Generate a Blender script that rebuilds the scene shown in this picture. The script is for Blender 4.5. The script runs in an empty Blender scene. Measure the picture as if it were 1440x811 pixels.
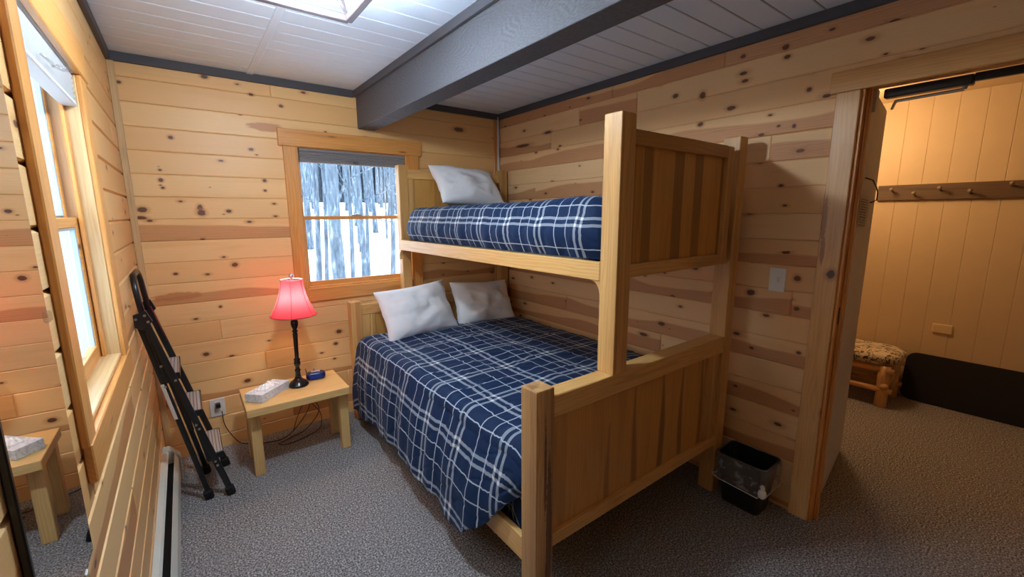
import bpy, bmesh, math, random
from mathutils import Vector, Matrix, noise, Euler
random.seed(7)
C = bpy.context.scene.collection
PI = math.pi
# ------------------------------------------------------------------ node helpers
class NT:
    def __init__(s, name):
        s.m = bpy.data.materials.new(name); s.m.use_nodes = True
        s.t = s.m.node_tree; s.t.nodes.clear()
        s.out = s.t.nodes.new('ShaderNodeOutputMaterial')
    def n(s, typ, ins=None, **props):
        nd = s.t.nodes.new('ShaderNode' + typ)
        for k, v in props.items(): setattr(nd, k, v)
        for k, v in (ins or {}).items(): s.set(nd.inputs[k], v)
        return nd
    def set(s, sock, v):
        if isinstance(v, bpy.types.NodeSocket): s.t.links.new(v, sock)
        elif isinstance(v, (tuple, list)) and len(v) == 3 and sock.type == 'RGBA': sock.default_value = (*v, 1)
        else: sock.default_value = v
    def math(s, op, a, b=0.0, c=None, clamp=False):
        nd = s.n('Math', operation=op, use_clamp=clamp)
        s.set(nd.inputs[0], a); s.set(nd.inputs[1], b)
        if c is not None: s.set(nd.inputs[2], c)
        return nd.outputs[0]
    def mix(s, f, a, b, blend='MIX'):
        nd = s.n('Mix', data_type='RGBA', blend_type=blend)
        s.set(nd.inputs[0], f); s.set(nd.inputs[6], a); s.set(nd.inputs[7], b)
        return nd.outputs[2]
    def ramp(s, f, stops, interp='LINEAR'):
        nd = s.n('ValToRGB'); s.set(nd.inputs[0], f); r = nd.color_ramp; r.interpolation = interp
        while len(r.elements) < len(stops): r.elements.new(0.5)
        for e, (p, c) in zip(r.elements, stops):
            e.position = p; e.color = (c, c, c, 1) if isinstance(c, (int, float)) else (*c, 1)
        return nd.outputs[0]
    def smooth(s, v, a, b):
        nd = s.n('MapRange', interpolation_type='SMOOTHSTEP'); s.set(nd.inputs[0], v)
        nd.inputs[1].default_value = a; nd.inputs[2].default_value = b
        return nd.outputs[0]
    def xyz(s, v):
        nd = s.n('SeparateXYZ'); s.set(nd.inputs[0], v); return nd.outputs
    def vec(s, x, y, z=0.0):
        nd = s.n('CombineXYZ'); s.set(nd.inputs[0], x); s.set(nd.inputs[1], y); s.set(nd.inputs[2], z); return nd.outputs[0]
    def noise(s, v, scale=1.0, detail=2.0, rough=.5, dist=0.0):
        nd = s.n('TexNoise'); s.set(nd.inputs['Vector'], v)
        nd.inputs['Scale'].default_value = scale; nd.inputs['Detail'].default_value = detail
        nd.inputs['Roughness'].default_value = rough; nd.inputs['Distortion'].default_value = dist
        return nd.outputs[0]
    def bsdf(s, color, rough=.5, metal=0.0, bump=None, bstr=.2, bdist=.002, **kw):
        p = s.n('BsdfPrincipled'); s.set(p.inputs['Base Color'], color); s.set(p.inputs['Roughness'], rough)
        s.set(p.inputs['Metallic'], metal)
        for k, v in kw.items(): s.set(p.inputs[k.replace('_', ' ')], v)
        if bump is not None:
            b = s.n('Bump'); s.set(b.inputs['Height'], bump); b.inputs['Strength'].default_value = bstr
            b.inputs['Distance'].default_value = bdist
            s.t.links.new(b.outputs[0], p.inputs['Normal'])
        s.t.links.new(p.outputs[0], s.out.inputs[0]); return p
    def obj(s): return s.n('TexCoord').outputs['Object']
    def uv(s): return s.n('TexCoord').outputs['UV']

def plain(name, col, rough=.5, metal=0.0, var=.06, nscale=40, bstr=.1, **kw):
    t = NT(name); o = t.obj(); f = t.noise(o, nscale, 4)
    c2 = tuple(max(0, x * (1 - var * 2)) for x in col)
    t.bsdf(t.mix(f, col, c2), rough, metal, bump=f, bstr=bstr, bdist=.001, **kw)
    return t.m

def spotted(t, c, a, b_, spots, heart, knotc):
    """individual knots and stains at their own places on the timber"""
    n = t.math('MULTIPLY', t.math('SUBTRACT', t.noise(t.vec(t.math('MULTIPLY', a, 22), t.math('MULTIPLY', b_, 60)), 1, 2), .5), .7)
    for (x, y, rx, ry, kind) in spots:
        u = t.math('MULTIPLY', t.math('SUBTRACT', a, x), 1 / rx); v = t.math('MULTIPLY', t.math('SUBTRACT', b_, y), 1 / ry)
        d = t.math('ADD', t.math('SQRT', t.math('ADD', t.math('MULTIPLY', u, u), t.math('MULTIPLY', v, v))), n)
        if kind: c = t.mix(t.math('MULTIPLY', t.math('SUBTRACT', 1.0, t.smooth(d, .9, 2.3)), .55), c, heart)
        c = t.mix(t.math('MULTIPLY', t.math('SUBTRACT', 1.0, t.smooth(d, .8, 1.1)), .92 if kind else .8), c, knotc if kind else heart)
    return c
def pine_planks(name, pale, mid, heart, knotc=(.10, .032, .014), rough=.36, kthr=.36, spots=(), pa=0):
    """T&G knotty pine; UV in metres along/across a board, colour attribute pk = tone, heartwood, seed"""
    t = NT(name); uv = t.xyz(t.uv()); at = t.n('Attribute', attribute_name='pk'); pk = t.n('SeparateColor'); t.set(pk.inputs[0], at.outputs['Color'])
    tone, hw, seed = pk.outputs[0], pk.outputs[1], pk.outputs[2]
    U = t.math('ADD', uv[0], t.math('MULTIPLY', seed, 53.0)); V = t.math('ADD', uv[1], t.math('MULTIPLY', seed, 17.0))
    kn = t.n('TexVoronoi', voronoi_dimensions='2D'); t.set(kn.inputs['Vector'], t.vec(t.math('MULTIPLY', U, 4.0), t.math('MULTIPLY', V, 8.5))); kn.inputs['Scale'].default_value = 1
    rc = t.n('SeparateColor'); t.set(rc.inputs[0], kn.outputs['Color'])
    rad = t.math('MULTIPLY', t.math('MAXIMUM', t.math('SUBTRACT', rc.outputs[0], kthr), 0.0), .13)
    wob = t.noise(t.vec(t.math('MULTIPLY', U, 60), t.math('MULTIPLY', V, 60)), 1, 2)
    d = t.math('ADD', kn.outputs['Distance'], t.math('MULTIPLY', t.math('SUBTRACT', wob, .5), .03))
    q = t.math('DIVIDE', d, t.math('ADD', rad, .0006))
    has = t.math('GREATER_THAN', rad, .006)
    core = t.math('MULTIPLY', t.math('SUBTRACT', 1.0, t.smooth(q, .75, 1.15)), has)
    halo = t.math('MULTIPLY', t.math('SUBTRACT', 1.0, t.smooth(q, 1.0, 3.6)), has)
    ring = t.math('MULTIPLY', t.math('MULTIPLY', t.smooth(q, .7, .95), t.math('SUBTRACT', 1.0, t.smooth(q, 1.0, 1.3))), has)
    Vd = t.math('ADD', V, t.math('MULTIPLY', halo, .012))
    low = t.noise(t.vec(t.math('MULTIPLY', U, 1.3), t.math('MULTIPLY', Vd, 14)), 1, 3, .55, .4)
    wv = t.math('SINE', t.math('ADD', t.math('MULTIPLY', Vd, 620.0), t.math('MULTIPLY', low, 26.0)))
    fine = t.noise(t.vec(t.math('MULTIPLY', U, 9), t.math('MULTIPLY', Vd, 420)), 1, 3)
    g = t.math('ADD', t.math('MULTIPLY', wv, .16), t.math('MULTIPLY', fine, .5))
    c = t.mix(tone, pale, mid)
    c = t.mix(t.math('MULTIPLY', t.smooth(g, .1, .6), .34), c, mid)
    c = t.mix(t.math('MULTIPLY', t.smooth(low, .52, .72), .45), c, mid)
    # heartwood band, wavy edge
    hb = t.noise(t.vec(t.math('MULTIPLY', U, 1.1), t.math('MULTIPLY', seed, 91.0)), 1, 2, .4)
    hv = t.math('ADD', t.math('DIVIDE', uv[1], .13), t.math('MULTIPLY', t.math('SUBTRACT', hb, .5), 1.5))
    edge = t.math('SUBTRACT', hw, hv)
    hm = t.math('MULTIPLY', t.smooth(edge, -.05, .05), t.smooth(t.math('ADD', hw, 0.0), .05, .12))
    c = t.mix(t.math('MULTIPLY', hm, t.math('ADD', .58, t.math('MULTIPLY', g, .5))), c, heart)
    c = t.mix(t.math('MULTIPLY', halo, .5), c, heart)
    c = t.mix(t.math('MULTIPLY', core, .93), c, knotc)
    c = t.mix(t.math('MULTIPLY', ring, .6), c, (.035, .012, .008))
    if spots:
        ob = t.xyz(t.obj()); c = spotted(t, c, ob[pa], ob[2], spots, heart, knotc)
    t.bsdf(c, t.math('ADD', rough, t.math('MULTIPLY', fine, .1)), bump=t.math('SUBTRACT', t.math('MULTIPLY', g, .4), core), bstr=.12, bdist=.0015)
    return t.m

def board(name, axis, pale, mid, dark, lam=0.0, knots=0.0, rough=.4, tone=False, spots=(), sa=1, sc=(.34, .13, .045)):
    """solid timber with grain along axis 0/1/2 of the object"""
    t = NT(name); o = t.obj(); x = list(t.xyz(o)[:3]); rnd = t.n('ObjectInfo').outputs['Random']
    A = x[axis]; B, D = [x[i] for i in range(3) if i != axis]
    r = t.math('MULTIPLY', rnd, 40.0); A = t.math('ADD', A, r)
    nB = t.math('ADD', B, r)
    low = t.noise(t.vec(t.math('MULTIPLY', A, 1.6), t.math('MULTIPLY', nB, 16), t.math('MULTIPLY', D, 16)), 1, 3, .5, .6)
    wv = t.math('SINE', t.math('ADD', t.math('MULTIPLY', t.math('ADD', nB, D), 420.0), t.math('MULTIPLY', low, 30.0)))
    fine = t.noise(t.vec(t.math('MULTIPLY', A, 10), t.math('MULTIPLY', nB, 330), t.math('MULTIPLY', D, 330)), 1, 3)
    g = t.math('ADD', t.math('MULTIPLY', wv, .14), t.math('MULTIPLY', fine, .6))
    c = t.mix(t.smooth(g, .12, .62), pale, mid)
    c = t.mix(t.math('MULTIPLY', t.smooth(low, .5, .75), .55), c, dark)
    if lam:
        w = t.n('TexWhiteNoise', noise_dimensions='2D')
        t.set(w.inputs['Vector'], t.vec(t.math('FLOOR', t.math('MULTIPLY', t.math('ADD', B, r), 33.0)), t.math('FLOOR', t.math('MULTIPLY', t.math('ADD', D, r), 33.0))))
        c = t.mix(t.math('MULTIPLY', w.outputs['Value'], lam), c, dark)
    if knots:
        k = t.n('TexVoronoi', voronoi_dimensions='3D'); k.inputs['Scale'].default_value = 1
        t.set(k.inputs['Vector'], t.vec(t.math('MULTIPLY', A, 2.2), t.math('MULTIPLY', nB, 9), t.math('MULTIPLY', D, 9)))
        c = t.mix(t.math('MULTIPLY', t.math('SUBTRACT', 1.0, t.smooth(k.outputs['Distance'], .06 * knots, .16 * knots)), .9), c, (.09, .03, .012))
    if spots: c = spotted(t, c, x[sa], x[2], spots, sc, (.06, .02, .012))
    if tone:
        a = t.n('Attribute', attribute_name='tone'); f = t.n('SeparateColor'); t.set(f.inputs[0], a.outputs['Color'])
        c = t.mix(f.outputs[0], c, tuple(v * .42 for v in dark))
    t.bsdf(c, rough, bump=g, bstr=.08, bdist=.001)
    return t.m

M = {}
M['wall'] = pine_planks('knotty pine', (.88, .565, .25), (.76, .41, .145), (.50, .19, .06), kthr=.45)
M['wallB'] = pine_planks('knotty pine of the window wall', (.88, .565, .25), (.76, .41, .145), (.50, .19, .06), kthr=.56, spots=[(-0.07, 1.044, 0.1267, 0.0263, 0), (0.505, 2.098, 0.1138, 0.0268, 0), (0.097, 1.581, 0.0143, 0.0172, 1), (0.101, 1.551, 0.0215, 0.0173, 1), (-0.175, 1.568, 0.022, 0.0162, 1), (-0.184, 1.523, 0.0221, 0.0101, 1), (0.245, 1.56, 0.0153, 0.0098, 1), (-0.195, 2.257, 0.0117, 0.0081, 1), (0.435, 2.288, 0.0139, 0.0086, 1), (0.601, 2.242, 0.0128, 0.009, 1), (0.0, 1.986, 0.0133, 0.0101, 1), (0.404, 1.951, 0.014, 0.0089, 1), (-0.07, 1.797, 0.0081, 0.0061, 1), (-0.073, 1.74, 0.0114, 0.0102, 1), (-0.068, 1.696, 0.0098, 0.0074, 1), (0.462, 1.758, 0.0124, 0.0092, 1), (0.46, 1.694, 0.0104, 0.0074, 1), (0.243, 1.218, 0.0176, 0.0139, 1), (-0.065, 1.185, 0.0119, 0.0078, 1), (0.139, 0.953, 0.0095, 0.0083, 1), (0.032, 0.654, 0.0166, 0.0117, 1), (0.859, 0.663, 0.0206, 0.0138, 1), (0.827, 0.574, 0.0154, 0.011, 1), (0.239, 0.424, 0.0204, 0.0125, 1), (1.948, 2.24, 0.049, 0.0173, 1), (0.199, 2.352, 0.0178, 0.0101, 1)])
M['wallR'] = pine_planks('knotty pine lighter', (.86, .57, .30), (.76, .42, .175), (.48, .19, .075), rough=.55, kthr=.46, pa=1, spots=[(0.807, 1.218, 0.0152, 0.0139, 1), (1.015, 1.118, 0.0213, 0.0152, 1), (1.198, 2.077, 0.0225, 0.0108, 1), (1.364, 2.021, 0.0168, 0.0115, 1), (1.363, 2.174, 0.0166, 0.0188, 1), (0.949, 2.26, 0.0155, 0.0096, 1), (0.96, 2.306, 0.0155, 0.0128, 1), (0.842, 2.091, 0.0116, 0.0094, 1), (1.157, 2.319, 0.0143, 0.0103, 1), (0.958, 1.95, 0.0096, 0.0067, 1), (0.889, 1.939, 0.0091, 0.0098, 1), (2.639, 2.164, 0.0414, 0.0107, 1), (0.985, 0.819, 0.0125, 0.0078, 1), (0.765, 0.849, 0.0106, 0.0079, 1), (0.795, 1.068, 0.0122, 0.0106, 1), (0.921, 1.665, 0.0128, 0.0069, 1), (1.53, 2.205, 0.0184, 0.0118, 1), (2.952, 2.101, 0.0943, 0.0115, 1), (1.538, 0.84, 0.0253, 0.0138, 1), (1.667, 0.741, 0.0328, 0.0121, 1), (1.194, 1.149, 0.02, 0.016, 1)])
hon = ((.66, .40, .165), (.55, .30, .105), (.36, .165, .05))
for ax in range(3):
    M['bed%d' % ax] = board('bed timber %d' % ax, ax, (.74, .44, .16), (.62, .33, .095), (.38, .17, .045), lam=.6 if ax == 2 else 0)
    M['trim%d' % ax] = board('casing timber %d' % ax, ax, (.74, .345, .095), (.64, .27, .065), (.42, .15, .035), knots=.8, rough=.33)
    M['table%d' % ax] = board('table timber %d' % ax, ax, (.72, .47, .19), (.62, .37, .125), (.50, .27, .085), rough=.35)
M['casR'] = board('door casing timber', 2, (.74, .42, .16), (.66, .34, .115), (.50, .22, .065), rough=.35, spots=[(0.447, 1.253, 0.0162, 0.0196, 1), (0.412, 0.586, 0.0082, 0.0209, 1), (0.497, 1.50, 0.010, 0.11, 0), (.490, 1.36, .009, .07, 0)])
M['casRh'] = board('door head timber', 1, (.74, .42, .16), (.66, .34, .115), (.50, .22, .065), rough=.35)
M['jamb'] = board('jamb timber', 2, (.66, .45, .22), (.60, .37, .16), (.45, .22, .09), knots=1.0, rough=.35)
M['sillw'] = board('sill timber', 1, (.66, .45, .22), (.58, .36, .16), (.50, .27, .11), rough=.3)
M['panel'] = board('bed panel veneer', 2, (.64, .33, .085), (.56, .27, .06), (.40, .17, .035), tone=True)
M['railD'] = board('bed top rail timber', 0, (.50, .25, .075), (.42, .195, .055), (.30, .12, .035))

def carpet():
    t = NT('carpet'); o = t.obj()
    f = t.noise(o, 130, 4, .75); f2 = t.noise(o, 60, 2); f3 = t.noise(o, 2.2, 3)
    c = t.ramp(f, [(.36, (.022, .02, .022)), (.455, (.125, .117, .12)), (.52, (.31, .293, .295)), (.62, (.76, .73, .72))])
    c = t.mix(t.smooth(f2, .35, .7), c, t.mix(.35, c, (.12, .10, .09)))
    c = t.mix(t.math('MULTIPLY', t.smooth(f3, .4, .7), .18), c, (.30, .28, .27))
    t.bsdf(c, .95, bump=f, bstr=.9, bdist=.006); return t.m
M['carpet'] = carpet()

def plaid():
    t = NT('plaid cotton'); uv = t.xyz(t.uv()); P = .262
    def lines(c, off):
        p = t.math('MULTIPLY', t.math('FRACT', t.math('ADD', t.math('DIVIDE', c, P), off + 20.0)), P)
        def ln(at, w):
            return t.math('SUBTRACT', 1.0, t.smooth(t.math('ABSOLUTE', t.math('SUBTRACT', p, at)), w, w + .0015))
        wide = t.math('MAXIMUM', ln(.030, .0058), ln(.062, .0058))
        thin = t.math('MAXIMUM', ln(.120, .0017), ln(.190, .0017))
        return wide, thin
    w1, t1 = lines(uv[0], 0.0); w2, t2 = lines(uv[1], .35)
    weave = t.noise(t.vec(t.math('MULTIPLY', uv[0], 900), t.math('MULTIPLY', uv[1], 900)), 1, 2)
    big = t.noise(t.vec(t.math('MULTIPLY', uv[0], 5), t.math('MULTIPLY', uv[1], 5)), 1, 3)
    c = t.mix(weave, (.0028, .014, .050), (.0045, .023, .078))
    c = t.mix(t.math('MULTIPLY', t.math('ADD', w1, w2), .66, clamp=True), c, (.36, .41, .47))
    c = t.mix(t.math('MULTIPLY', t.math('MULTIPLY', w1, w2), .8), c, (.72, .72, .72))
    c = t.mix(t.math('MULTIPLY', t.math('ADD', t1, t2), .75, clamp=True), c, (.52, .58, .66))
    wr = t.noise(t.vec(t.math('MULTIPLY', uv[0], 14), t.math('MULTIPLY', uv[1], 9)), 1, 4, .55, .8)
    p = t.bsdf(c, .7, Specular_IOR_Level=.2, bump=t.math('ADD', wr, t.math('MULTIPLY', weave, .03)), bstr=.35, bdist=.015)
    p.inputs['Sheen Weight'].default_value = .06; p.inputs['Sheen Tint'].default_value = (.5, .65, 1, 1)
    return t.m
M['plaid'] = plaid()

def linen():
    t = NT('white pillowcase'); o = t.obj()
    w = t.noise(o, 9, 4, .55, 1.2); f = t.noise(o, 500, 2)
    t.bsdf(t.mix(w, (.86, .87, .90), (.82, .83, .87)), .75, bump=t.math('ADD', w, t.math('MULTIPLY', f, .02)), bstr=.28, bdist=.015)
    return t.m
M['linen'] = linen()

def rough_beam():
    t = NT('rough sawn grey paint'); o = t.xyz(t.obj())
    a = t.noise(t.vec(t.math('MULTIPLY', o[1], 3), t.math('MULTIPLY', o[2], 5), o[0]), 1, 2, .4, 1.0)
    r = t.math('SQRT', t.math('ADD', t.math('POWER', t.math('MULTIPLY', t.math('SUBTRACT', t.math('FRACT', t.math('MULTIPLY', o[1], .9)), .5), .9), 2.0), t.math('POWER', t.math('ADD', o[2], -1.95), 2.0)))
    w = t.math('SINE', t.math('ADD', t.math('MULTIPLY', r, 330.0), t.math('MULTIPLY', a, 60.0)))
    pt = t.noise(t.vec(t.math('MULTIPLY', o[1], 4), t.math('MULTIPLY', o[2], 9), 0), 1, 3)
    n2 = t.noise(t.vec(t.math('MULTIPLY', o[1], 60), t.math('MULTIPLY', o[2], 230), t.math('MULTIPLY', o[0], 230)), 1, 4, .65)
    h = t.math('ADD', t.math('MULTIPLY', t.math('MULTIPLY', w, t.smooth(pt, .45, .62)), .11), n2)
    t.bsdf(t.mix(t.smooth(h, .25, .85), (.072, .072, .082), (.125, .125, .14)), .75, bump=h, bstr=.55, bdist=.003); return t.m
M['beam'] = rough_beam()
M['crown'] = plain('charcoal paint', (.070, .068, .080), .6)
M['ceil'] = plain('white ceiling paint', (.71, .82, .98), .55, var=.03, nscale=120, bstr=.25)
M['gap'] = plain('groove shade paint', (.25, .24, .26), .8)
M['white'] = plain('white plastic', (.78, .78, .76), .35, var=.02)
M['ivory'] = plain('ivory plastic', (.72, .55, .30), .4, var=.02)
M['black'] = plain('black enamel', (.010, .010, .012), .3, var=.1)
M['blackmat'] = plain('black rubber', (.006, .005, .008), .8, var=.2, nscale=300, bstr=.4)
M['steel'] = plain('steel', (.55, .56, .58), .3, 1.0)
def treadm():
    t = NT('ribbed grey tread'); o = t.xyz(t.obj()); w = t.smooth(t.math('SINE', t.math('MULTIPLY', o[0], 420.0)), .2, .9)
    t.bsdf(t.mix(w, (.42, .37, .33), (.17, .145, .13)), .6, bump=w, bstr=.4); return t.m
M['tread'] = treadm()
M['heater'] = plain('cream enamel', (.66, .67, .60), .45, var=.04, nscale=8)
M['gun'] = plain('dark bronze', (.085, .065, .07), .45, .5)
M['shade'] = plain('grey cellular shade', (.25, .24, .245), .85, var=.05)
M['shadeW'] = plain('pale cellular shade', (.60, .60, .60), .8, var=.04)
M['vinyl'] = plain('white vinyl', (.42, .52, .60), .35, var=.02)
M['lampblack'] = plain('dark turned wood', (.013, .009, .009), .22, var=.2)
M['bin'] = plain('dark bin plastic', (.012, .012, .014), .4, var=.1)
M['paper'] = plain('white paper', (.78, .77, .74), .8, var=.03)
M['tissue'] = plain('tissue paper', (.84, .85, .88), .9, var=.02)
M['rack'] = board('rack timber', 1, (.14, .085, .045), (.10, .06, .03), (.06, .03, .015), rough=.5)
M['log'] = board('peeled log', 2, (.72, .45, .20), (.60, .33, .12), (.36, .16, .05), knots=1.2)
M['logy'] = board('peeled log rail', 1, (.72, .42, .16), (.60, .30, .10), (.36, .16, .05), knots=1.0)
M['doorw'] = plain('whitewashed door', (.70, .72, .78), .55, var=.06, nscale=14)
M['hallw'] = plain('yellowed panel', (.66, .50, .29), .55, var=.05, nscale=9)
M['pegw'] = plain('dull peg wood', (.26, .20, .13), .5)
def notice():
    t = NT('printed notice'); uv = t.xyz(t.uv())
    row = t.math('FRACT', t.math('MULTIPLY', uv[1], 11.0)); r = t.math('FLOOR', t.math('MULTIPLY', uv[1], 11.0))
    n = t.noise(t.vec(t.math('MULTIPLY', uv[0], 38), t.math('MULTIPLY', r, 7.3)), 1, 1)
    m = t.math('MULTIPLY', t.math('LESS_THAN', t.math('ABSOLUTE', t.math('SUBTRACT', row, .5)), .2), t.math('GREATER_THAN', n, .46))
    inx = t.math('LESS_THAN', t.math('ABSOLUTE', t.math('SUBTRACT', uv[0], .5)), .42)
    t.bsdf(t.mix(t.math('MULTIPLY', m, inx), (.90, .90, .88), (.25, .25, .27)), .8); return t.m
M['notice'] = notice()
def cushion():
    t = NT('printed cushion cloth'); o = t.obj()
    n = t.noise(o, 9, 3, .6, 1.5); n2 = t.noise(o, 16, 2, .5, 2)
    c = t.ramp(n, [(.42, (.62, .52, .36)), (.50, (.05, .04, .03)), (.56, (.55, .44, .28)), (.64, (.12, .14, .07))], 'CONSTANT')
    t.bsdf(t.mix(t.smooth(n2, .5, .6), c, (.66, .56, .40)), .9); return t.m
M['cushion'] = cushion()
def glass(name, tint=(1, 1, 1), rough=0.0, f=.06):
    t = NT(name); tr = t.n('BsdfTransparent', {'Color': tint}); gl = t.n('BsdfGlossy', {'Roughness': rough})
    mx = t.n('MixShader'); mx.inputs[0].default_value = f
    t.t.links.new(tr.outputs[0], mx.inputs[1]); t.t.links.new(gl.outputs[0], mx.inputs[2]); t.t.links.new(mx.outputs[0], t.out.inputs[0]); return t.m
M['glass'] = glass('window glass')
M['clear'] = glass('clear plastic', (.93, .93, .93), .15, .22)
def film():
    t = NT('clear bin liner'); o = t.obj(); n = t.noise(o, 18, 4, .6, 1.5)
    tr = t.n('BsdfTransparent', {'Color': (.93, .93, .93)}); p = t.n('BsdfPrincipled', {'Base Color': (.75, .75, .77), 'Roughness': .25})
    b = t.n('Bump', {'Height': n, 'Strength': 1.0, 'Distance': .02}); t.t.links.new(b.outputs[0], p.inputs['Normal'])
    mx = t.n('MixShader'); t.set(mx.inputs[0], t.math('ADD', .10, t.math('MULTIPLY', t.smooth(n, .5, .62), .22)))
    t.t.links.new(tr.outputs[0], mx.inputs[1]); t.t.links.new(p.outputs[0], mx.inputs[2]); t.t.links.new(mx.outputs[0], t.out.inputs[0]); return t.m
M['film'] = film()
def mirror():
    t = NT('mirror glass'); t.bsdf((.86, .88, .87), .01, 1.0); return t.m
M['mirror'] = mirror()
def lampshade():
    t = NT('crimson shade cloth'); o = t.obj(); n = t.noise(o, 160, 2)
    c = t.mix(n, (.50, .022, .065), (.40, .018, .05))
    d = t.n('BsdfDiffuse', {'Color': c}); tr = t.n('BsdfTranslucent', {'Color': (.80, .085, .15)}); mx = t.n('MixShader'); mx.inputs[0].default_value = .55
    t.t.links.new(d.outputs[0], mx.inputs[1]); t.t.links.new(tr.outputs[0], mx.inputs[2]); t.t.links.new(mx.outputs[0], t.out.inputs[0]); return t.m
M['lshade'] = lampshade()
def emis(name, col, st):
    t = NT(name); e = t.n('Emission', {'Color': col, 'Strength': st}); t.t.links.new(e.outputs[0], t.out.inputs[0]); return t.m
M['bulb'] = emis('warm bulb', (1, .72, .42), 8)
M['cool'] = emis('cool bulb', (.82, .92, 1), 14)
M['led'] = emis('clock display', (.10, .16, .9), .10)
M['snow'] = plain('snow', (.88, .92, .97), .8, var=.03, nscale=2)
def bark():
    t = NT('bark'); o = t.xyz(t.obj()); n = t.noise(t.vec(t.math('MULTIPLY', o[0], 14), t.math('MULTIPLY', o[1], 14), t.math('MULTIPLY', o[2], 3)), 1, 4, .6, .5)
    t.bsdf(t.ramp(n, [(.35, (.055, .08, .11)), (.55, (.145, .19, .24)), (.68, (.34, .40, .46))]), .9); return t.m
M['bark'] = bark()
M['conduit'] = plain('white painted metal', (.70, .74, .80), .35, var=.03)

# ------------------------------------------------------------------ object helpers
def obj(name, bm, m, parent=None, smooth=False, org=None, keep=False):
    """links the mesh as one object; coordinates in bm are world ones unless keep"""
    me = bpy.data.meshes.new(name); bm.normal_update(); bm.to_mesh(me); bm.free()
    if not keep:
        if parent is not None: off = wl(parent)
        else:
            xs = [v.co for v in me.vertices]
            off = Vector(org) if org else Vector((sum(c.x for c in xs) / len(xs), sum(c.y for c in xs) / len(xs), min(c.z for c in xs)))
        me.transform(Matrix.Translation(-off))
    o = bpy.data.objects.new(name, me); C.objects.link(o); me.materials.append(M[m] if isinstance(m, str) else m)
    if parent is not None: o.parent = parent
    elif not keep: o.location = off
    if smooth:
        for p in me.polygons: p.use_smooth = True
    return o
def wl(o):
    v = Vector((0, 0, 0))
    while o is not None: v = v + o.location; o = o.parent
    return v
def thing(name, label, cat, loc=(0, 0, 0), group=None):
    o = bpy.data.objects.new(name, None); C.objects.link(o); o.location = loc; o.empty_display_size = .1
    return tag(o, label, cat, group)
def tag(o, label, cat, group=None, kind=None):
    if label: o['label'] = label
    if cat: o['category'] = cat
    if group: o['group'] = group
    if kind: o['kind'] = kind
    return o
def struct(name, bm, m, label=None, **k):
    o = obj(name, bm, m, **k); o['kind'] = 'structure'
    if label: o['label'] = label
    return o
def sempty(name, loc):
    o = bpy.data.objects.new(name, None); C.objects.link(o); o.location = loc; o.empty_display_size = .1; o['kind'] = 'structure'; return o
def new(): return bmesh.new()
def merge(dst, src, mat=None):
    me = bpy.data.meshes.new('tmp'); src.to_mesh(me); src.free()
    if mat is not None: me.transform(mat)
    dst.from_mesh(me); bpy.data.meshes.remove(me)
def box(bm, x0, x1, y0, y1, z0, z1, bev=.003, seg=1, mat=None):
    b = new(); bmesh.ops.create_cube(b, size=1)
    for v in b.verts:
        v.co = Vector(((x0 + x1) / 2 + v.co.x * (x1 - x0), (y0 + y1) / 2 + v.co.y * (y1 - y0), (z0 + z1) / 2 + v.co.z * (z1 - z0)))
    bev = min(bev, .45 * min(abs(x1 - x0), abs(y1 - y0), abs(z1 - z0)))
    if bev > 0: bmesh.ops.bevel(b, geom=list(b.edges), offset=bev, segments=seg, profile=.5, affect='EDGES')
    merge(bm, b, mat); return bm
def B(*a, **k): return box(new(), *a, **k)
def prism(bm, pts, y0, y1, axis=1, bev=0):
    """polygon pts (a,b) extruded along axis"""
    b = new()
    def P(a, c, t): return {0: (t, a, c), 1: (a, t, c), 2: (a, c, t)}[axis]
    v0 = [b.verts.new(P(*p, y0)) for p in pts]; v1 = [b.verts.new(P(*p, y1)) for p in pts]
    n = len(pts)
    b.faces.new(v0); b.faces.new(v1[::-1])
    for i in range(n): b.faces.new((v0[i], v1[i], v1[(i + 1) % n], v0[(i + 1) % n]))
    bmesh.ops.recalc_face_normals(b, faces=list(b.faces))
    if bev: bmesh.ops.bevel(b, geom=list(b.edges), offset=bev, segments=2, profile=.5, affect='EDGES')
    merge(bm, b); return bm
def tube(bm, pts, r, n=10, caps=True):
    """round bar through points; r number or list"""
    pts = [Vector(p) for p in pts]; k = len(pts); rs = r if isinstance(r, (list, tuple)) else [r] * k
    rings = []; prev = None
    for i, p in enumerate(pts):
        d = (pts[min(i + 1, k - 1)] - pts[max(i - 1, 0)]).normalized()
        a = prev if prev is not None else (Vector((0, 0, 1)) if abs(d.z) < .9 else Vector((1, 0, 0)))
        a = (a - d * a.dot(d)).normalized(); prev = a; c = d.cross(a)
        rings.append([bm.verts.new(p + (a * math.cos(2 * PI * j / n) + c * math.sin(2 * PI * j / n)) * rs[i]) for j in range(n)])
    for i in range(k - 1):
        for j in range(n): bm.faces.new((rings[i][j], rings[i][(j + 1) % n], rings[i + 1][(j + 1) % n], rings[i + 1][j]))
    if caps: bm.faces.new(rings[0][::-1]); bm.faces.new(rings[-1])
    return bm
def bar(bm, a, b, w, h, side=(0, 1, 0), bev=.003):
    """rectangular bar from a to b; w along side, h across"""
    a, b = Vector(a), Vector(b); d = b - a; L = d.length; d.normalize(); s = Vector(side); s = (s - d * s.dot(d)).normalized(); n = d.cross(s)
    m = Matrix((s, n, d)).transposed().to_4x4(); m.translation = a
    return box(bm, -w / 2, w / 2, -h / 2, h / 2, 0, L, bev, mat=m)
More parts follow.
